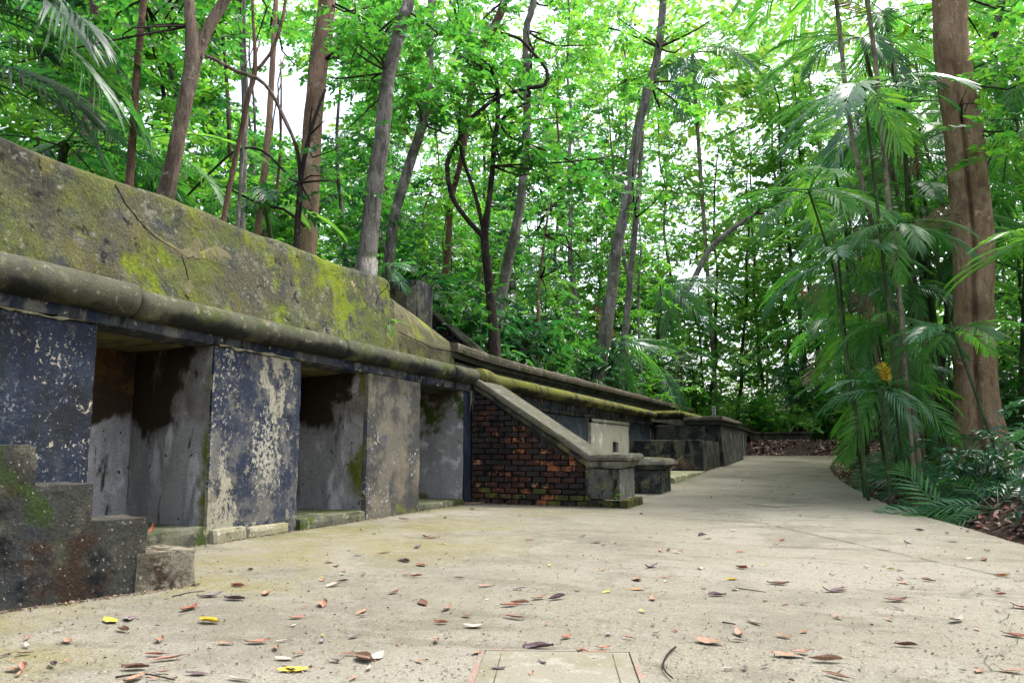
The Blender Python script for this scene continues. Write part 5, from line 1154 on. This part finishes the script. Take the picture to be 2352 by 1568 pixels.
while cnt < 240:
    u = rl.uniform(-40, 2392); v = 1062 + 505*rl.random()**1.55
    x, y = gp(u, v)
    if y > 28 or y < 1.6 or x > edge(y)-.06 or x < -4.7: continue
    if x < -2.4 and 9.6 < y < 22.5: continue
    if x < -3.2 and y < 3.9 + (x+3.6)*1.0: continue
    q = (Vector((x,y,0))-A).dot(dv); tq = (Vector((x,y,0))-A).dot(nn)
    if q < 1.15 and tq > -.06: continue
    dens = .55 + .8*fbm(Vector((x, y, 2)), .9)
    if rl.random() > dens + .25: continue
    ci = rl.choices(range(9), DW)[0]; zone = 'before the niches' if x < -3 else (('in the left foreground' if x < -1.4 else ('in front of the hatch end' if x < -.5 else 'in the right foreground')) if y < 4.6 else ('in the middle of the path' if y < 8 else ('level with the brick flank' if y < 13 else 'far along the path')))
    mi = rl.randrange(8); shp = ['flat','curled','cupped','narrow upturned','rolled','broad flat','narrow folded','arched'][mi]
    fallen(x, y, rl.choice([.035,.045,.055,.06,.07,.08,.10,.125]), ci, mi, rl.uniform(0,6.28), f'{shp} {DL[ci][0]} fallen leaf {zone}', f'{shp} {DL[ci][0]} fallen leaves {zone}', tilt=rl.uniform(-.15,.15)); cnt += 1
def litter(name, pts, size, cols, label, mats=(0,1,2,3,8), seed=5):
    r = np.random.RandomState(seed); P = np.array(pts); n = len(P)
    base = [np.array([v.co[:] for v in m_.vertices]) for m_ in DM[:1]]
    # low-poly litter leaf
    tv = np.array([(0,-.5,.02),(-.2,-.1,.10),(.2,-.1,.06),(-.15,.25,.05),(.15,.25,.12),(0,.5,.03)]); tq = np.array([(0,2,4,5),(0,5,3,1)])
    R = rot(r.uniform(0,6.28,n), r.normal(0,.35,n), r.normal(0,.45,n)); S_ = size*r.uniform(.5,1.3,n)
    V = np.einsum('nij,vj->nvi', R, tv)*S_[:,None,None] + P[:,None,:]; Q = tq[None] + (np.arange(n)*6)[:,None,None]
    o = obj(name, npm('m', V.reshape(-1,3), Q.reshape(-1,4)), MT[cols]); return tag(o, label, 'leaf litter', kind='stuff')
def littermat(name, cols):
    m, nt, bs = mat_base(name); rp_ = node(nt, 'NewGeometry').outputs['Random Per Island']; cr_ = node(nt, 'ValToRGB'); cr_.color_ramp.interpolation = 'CONSTANT'
    while len(cr_.color_ramp.elements) < len(cols): cr_.color_ramp.elements.new(.5)
    for i, c in enumerate(cols): cr_.color_ramp.elements[i].position = i/len(cols); cr_.color_ramp.elements[i].color = (*c, 1)
    nt.links.new(rp_, cr_.inputs[0]); nt.links.new(cr_.outputs[0], bs.inputs['Base Color']); bs.inputs['Roughness'].default_value = .6; bs.inputs['Specular IOR Level'].default_value = .3
    return m
MT['litter'] = littermat('leaf litter', [(.12,.065,.05),(.19,.11,.085),(.08,.05,.045),(.25,.15,.115),(.14,.07,.045),(.30,.21,.17),(.07,.045,.04),(.21,.125,.115),(.36,.28,.24),(.22,.085,.055)])
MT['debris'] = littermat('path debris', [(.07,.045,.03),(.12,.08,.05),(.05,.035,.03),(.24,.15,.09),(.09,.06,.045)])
pts = []
while len(pts) < 7500:
    y = 4.5 + 25.5*rl.random()**1.4; d = 2.4*rl.random()**1.5; x = edge(y) + .03 + d
    pts.append((x, y, terr(x, y) + .012))
litter('bank_leaf_litter', pts, .11, 'litter', 'brown leaf litter covering the bank right of the path')
pts = []
while len(pts) < 4200:
    x, y = rl.uniform(-3.1, 3.2), rl.uniform(29.6, 34)
    if x < -3.05: continue
    if y < 31 and rl.random() < .6: continue
    if -2.6+.5*(y-30) < x < -1.2+.35*(y-30) and rl.random() < .9: continue
    pts.append((x, y, terr(x, y) + .02))
for i in range(1600):
    x, y = rl.uniform(-5, 2.5), rl.uniform(34.3, 38); pts.append((x, y, terr(x, y)+.02))
litter('far_leaf_litter', pts, .17, 'litter', 'heaped brown leaf litter at the far end of the path', seed=6)
pts = []
for i in range(2600):
    y = rl.uniform(10.2, 29); x = -5.45 - 1.6*rl.random()**1.5; pts.append((x, y, terr(x, y)+.015))
litter('wall_top_litter', pts, .11, 'litter', 'leaf litter on the bank behind the upper coping', seed=7)
pts = []
while len(pts) < 2600:
    u = rl.uniform(-40, 2392); v = 1050 + 518*rl.random()**.9; x, y = gp(u, v)
    if y > 29 or y < 1.5 or x > edge(y)-.03 or x < -4.8: continue
    pts.append((x, y, gz(y)+.004))
litter('path_debris', pts, .016, 'debris', 'tiny dark leaf crumbs and specks strewn over the path', seed=8)
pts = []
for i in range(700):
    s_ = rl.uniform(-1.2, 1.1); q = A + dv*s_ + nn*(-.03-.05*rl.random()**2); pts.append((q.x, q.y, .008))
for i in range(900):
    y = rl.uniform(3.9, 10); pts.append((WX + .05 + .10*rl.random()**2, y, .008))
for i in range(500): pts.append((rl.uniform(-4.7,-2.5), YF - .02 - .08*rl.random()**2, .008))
litter('wall_foot_debris', pts, .022, 'debris', 'dark crumbs gathered along the foot of the walls', seed=9)  # crumbs, packed dense to deepen the contact shade at the walls too
def twig(label, uv, r=.004, mat='dark'):
    P3 = [Vector((*gp(u, v), 0)) for u, v in uv]
    for q in P3: q.z = gz(q.y) + r + .004
    o = obj('twig', tube_mesh(P3, [r*(1-.4*i/(len(P3)-1)) for i in range(len(P3))], seg=6, bump=.15, res=.03), BK[mat]); return tag(o, label, 'twig')
twig('bent dark twig lying beside the hatch', [(1552,1490),(1535,1505),(1523,1530),(1530,1548),(1545,1562)], .0045)
twig('long pale stick lying before the third niche', [(1042,1146),(1058,1157),(1085,1158),(1112,1157)], .016, 'beige')
twig('thin twig lying left of the large orange brown leaf', [(395,1372),(440,1362),(470,1360)], .003)
twig('thin grey twig at the bottom left', [(265,1560),(330,1552),(400,1566)], .004)
twig('short dark twig right of the hatch', [(1660,1432),(1690,1437)], .004)
twig('straight thin twig in the right foreground', [(1690,1352),(1760,1362)], .003)
# dry frond sticks on the raised step
ds = empty('dry_twigs', (-3.3, 17.4, .22), 'bundle of reddish dry twigs on the raised step', 'twigs')
for i in range(7):
    a = Vector((-3.9+.1*i, 15.9+.1*i, .235)); b = Vector((-3.0-.05*i, 18.9-.12*i, .28+.05*i)); obj('twig', tube_mesh([a, a.lerp(b,.5)+Vector((0,0,.05)), b], [.012,.009,.004], seg=5, bump=0), BK['red'], ds)
# log, marker post, hanging rootlets
lg = obj('fallen_log', tube_mesh([at(1702,992,34.8), at(1745,985,34.8), at(1775,978,34.8), at(1788,955,35)], [.28,.26,.22,.16], seg=14, bump=.12, res=.2), BK['beige'], smooth=True); tag(lg, 'pale fallen log lying behind the curved far wall', 'log')
mp_ = empty('marker_post', at(1640,955,27), 'small white marker post with dark dots above the parapet block', 'post')
b0 = at(1640,960,27)
obj('post', box(b0.x-.06, b0.x+.06, b0.y, b0.y+.08, terr(b0.x,b0.y)-.1 if terr(b0.x,b0.y) < b0.z else b0.z-.3, b0.z+.42, res=.2, edge=.004), surf('white post', (.45,.45,.46), [], bump=0), mp_)
for i in range(3):
    V, F = [], []
    for k in range(12): a = 6.283*k/12; V += [(b0.x+.03*math.cos(a), b0.y-.012, b0.z+.12+.11*i+.025*math.sin(a)), (b0.x+.03*math.cos(a), b0.y+.002, b0.z+.12+.11*i+.025*math.sin(a))]
    F = [tuple(range(0,24,2))] + [(2*k, (2*k+2) % 24, (2*k+3) % 24, 2*k+1) for k in range(12)]
    obj('dot', pym('m', V, F), MT['crack'], mp_)
rt = []
for i in range(9):
    y = 9.95 + .012*i; rt.append(tube([(WX+.03, y, 1.60), (WX+.045+.01*math.sin(i), y+.02*math.sin(i*2), 1.48), (WX+.03, y+.03*math.cos(i), 1.30+.06*(i % 3))], [.004,.003,.0015], seg=4, bump=0))
hr = obj('hanging_rootlets', pym('m', *join(rt)), BK['grey']); tag(hr, 'pale rootlets hanging from the roll moulding beside the third niche', 'roots')
ordinals()
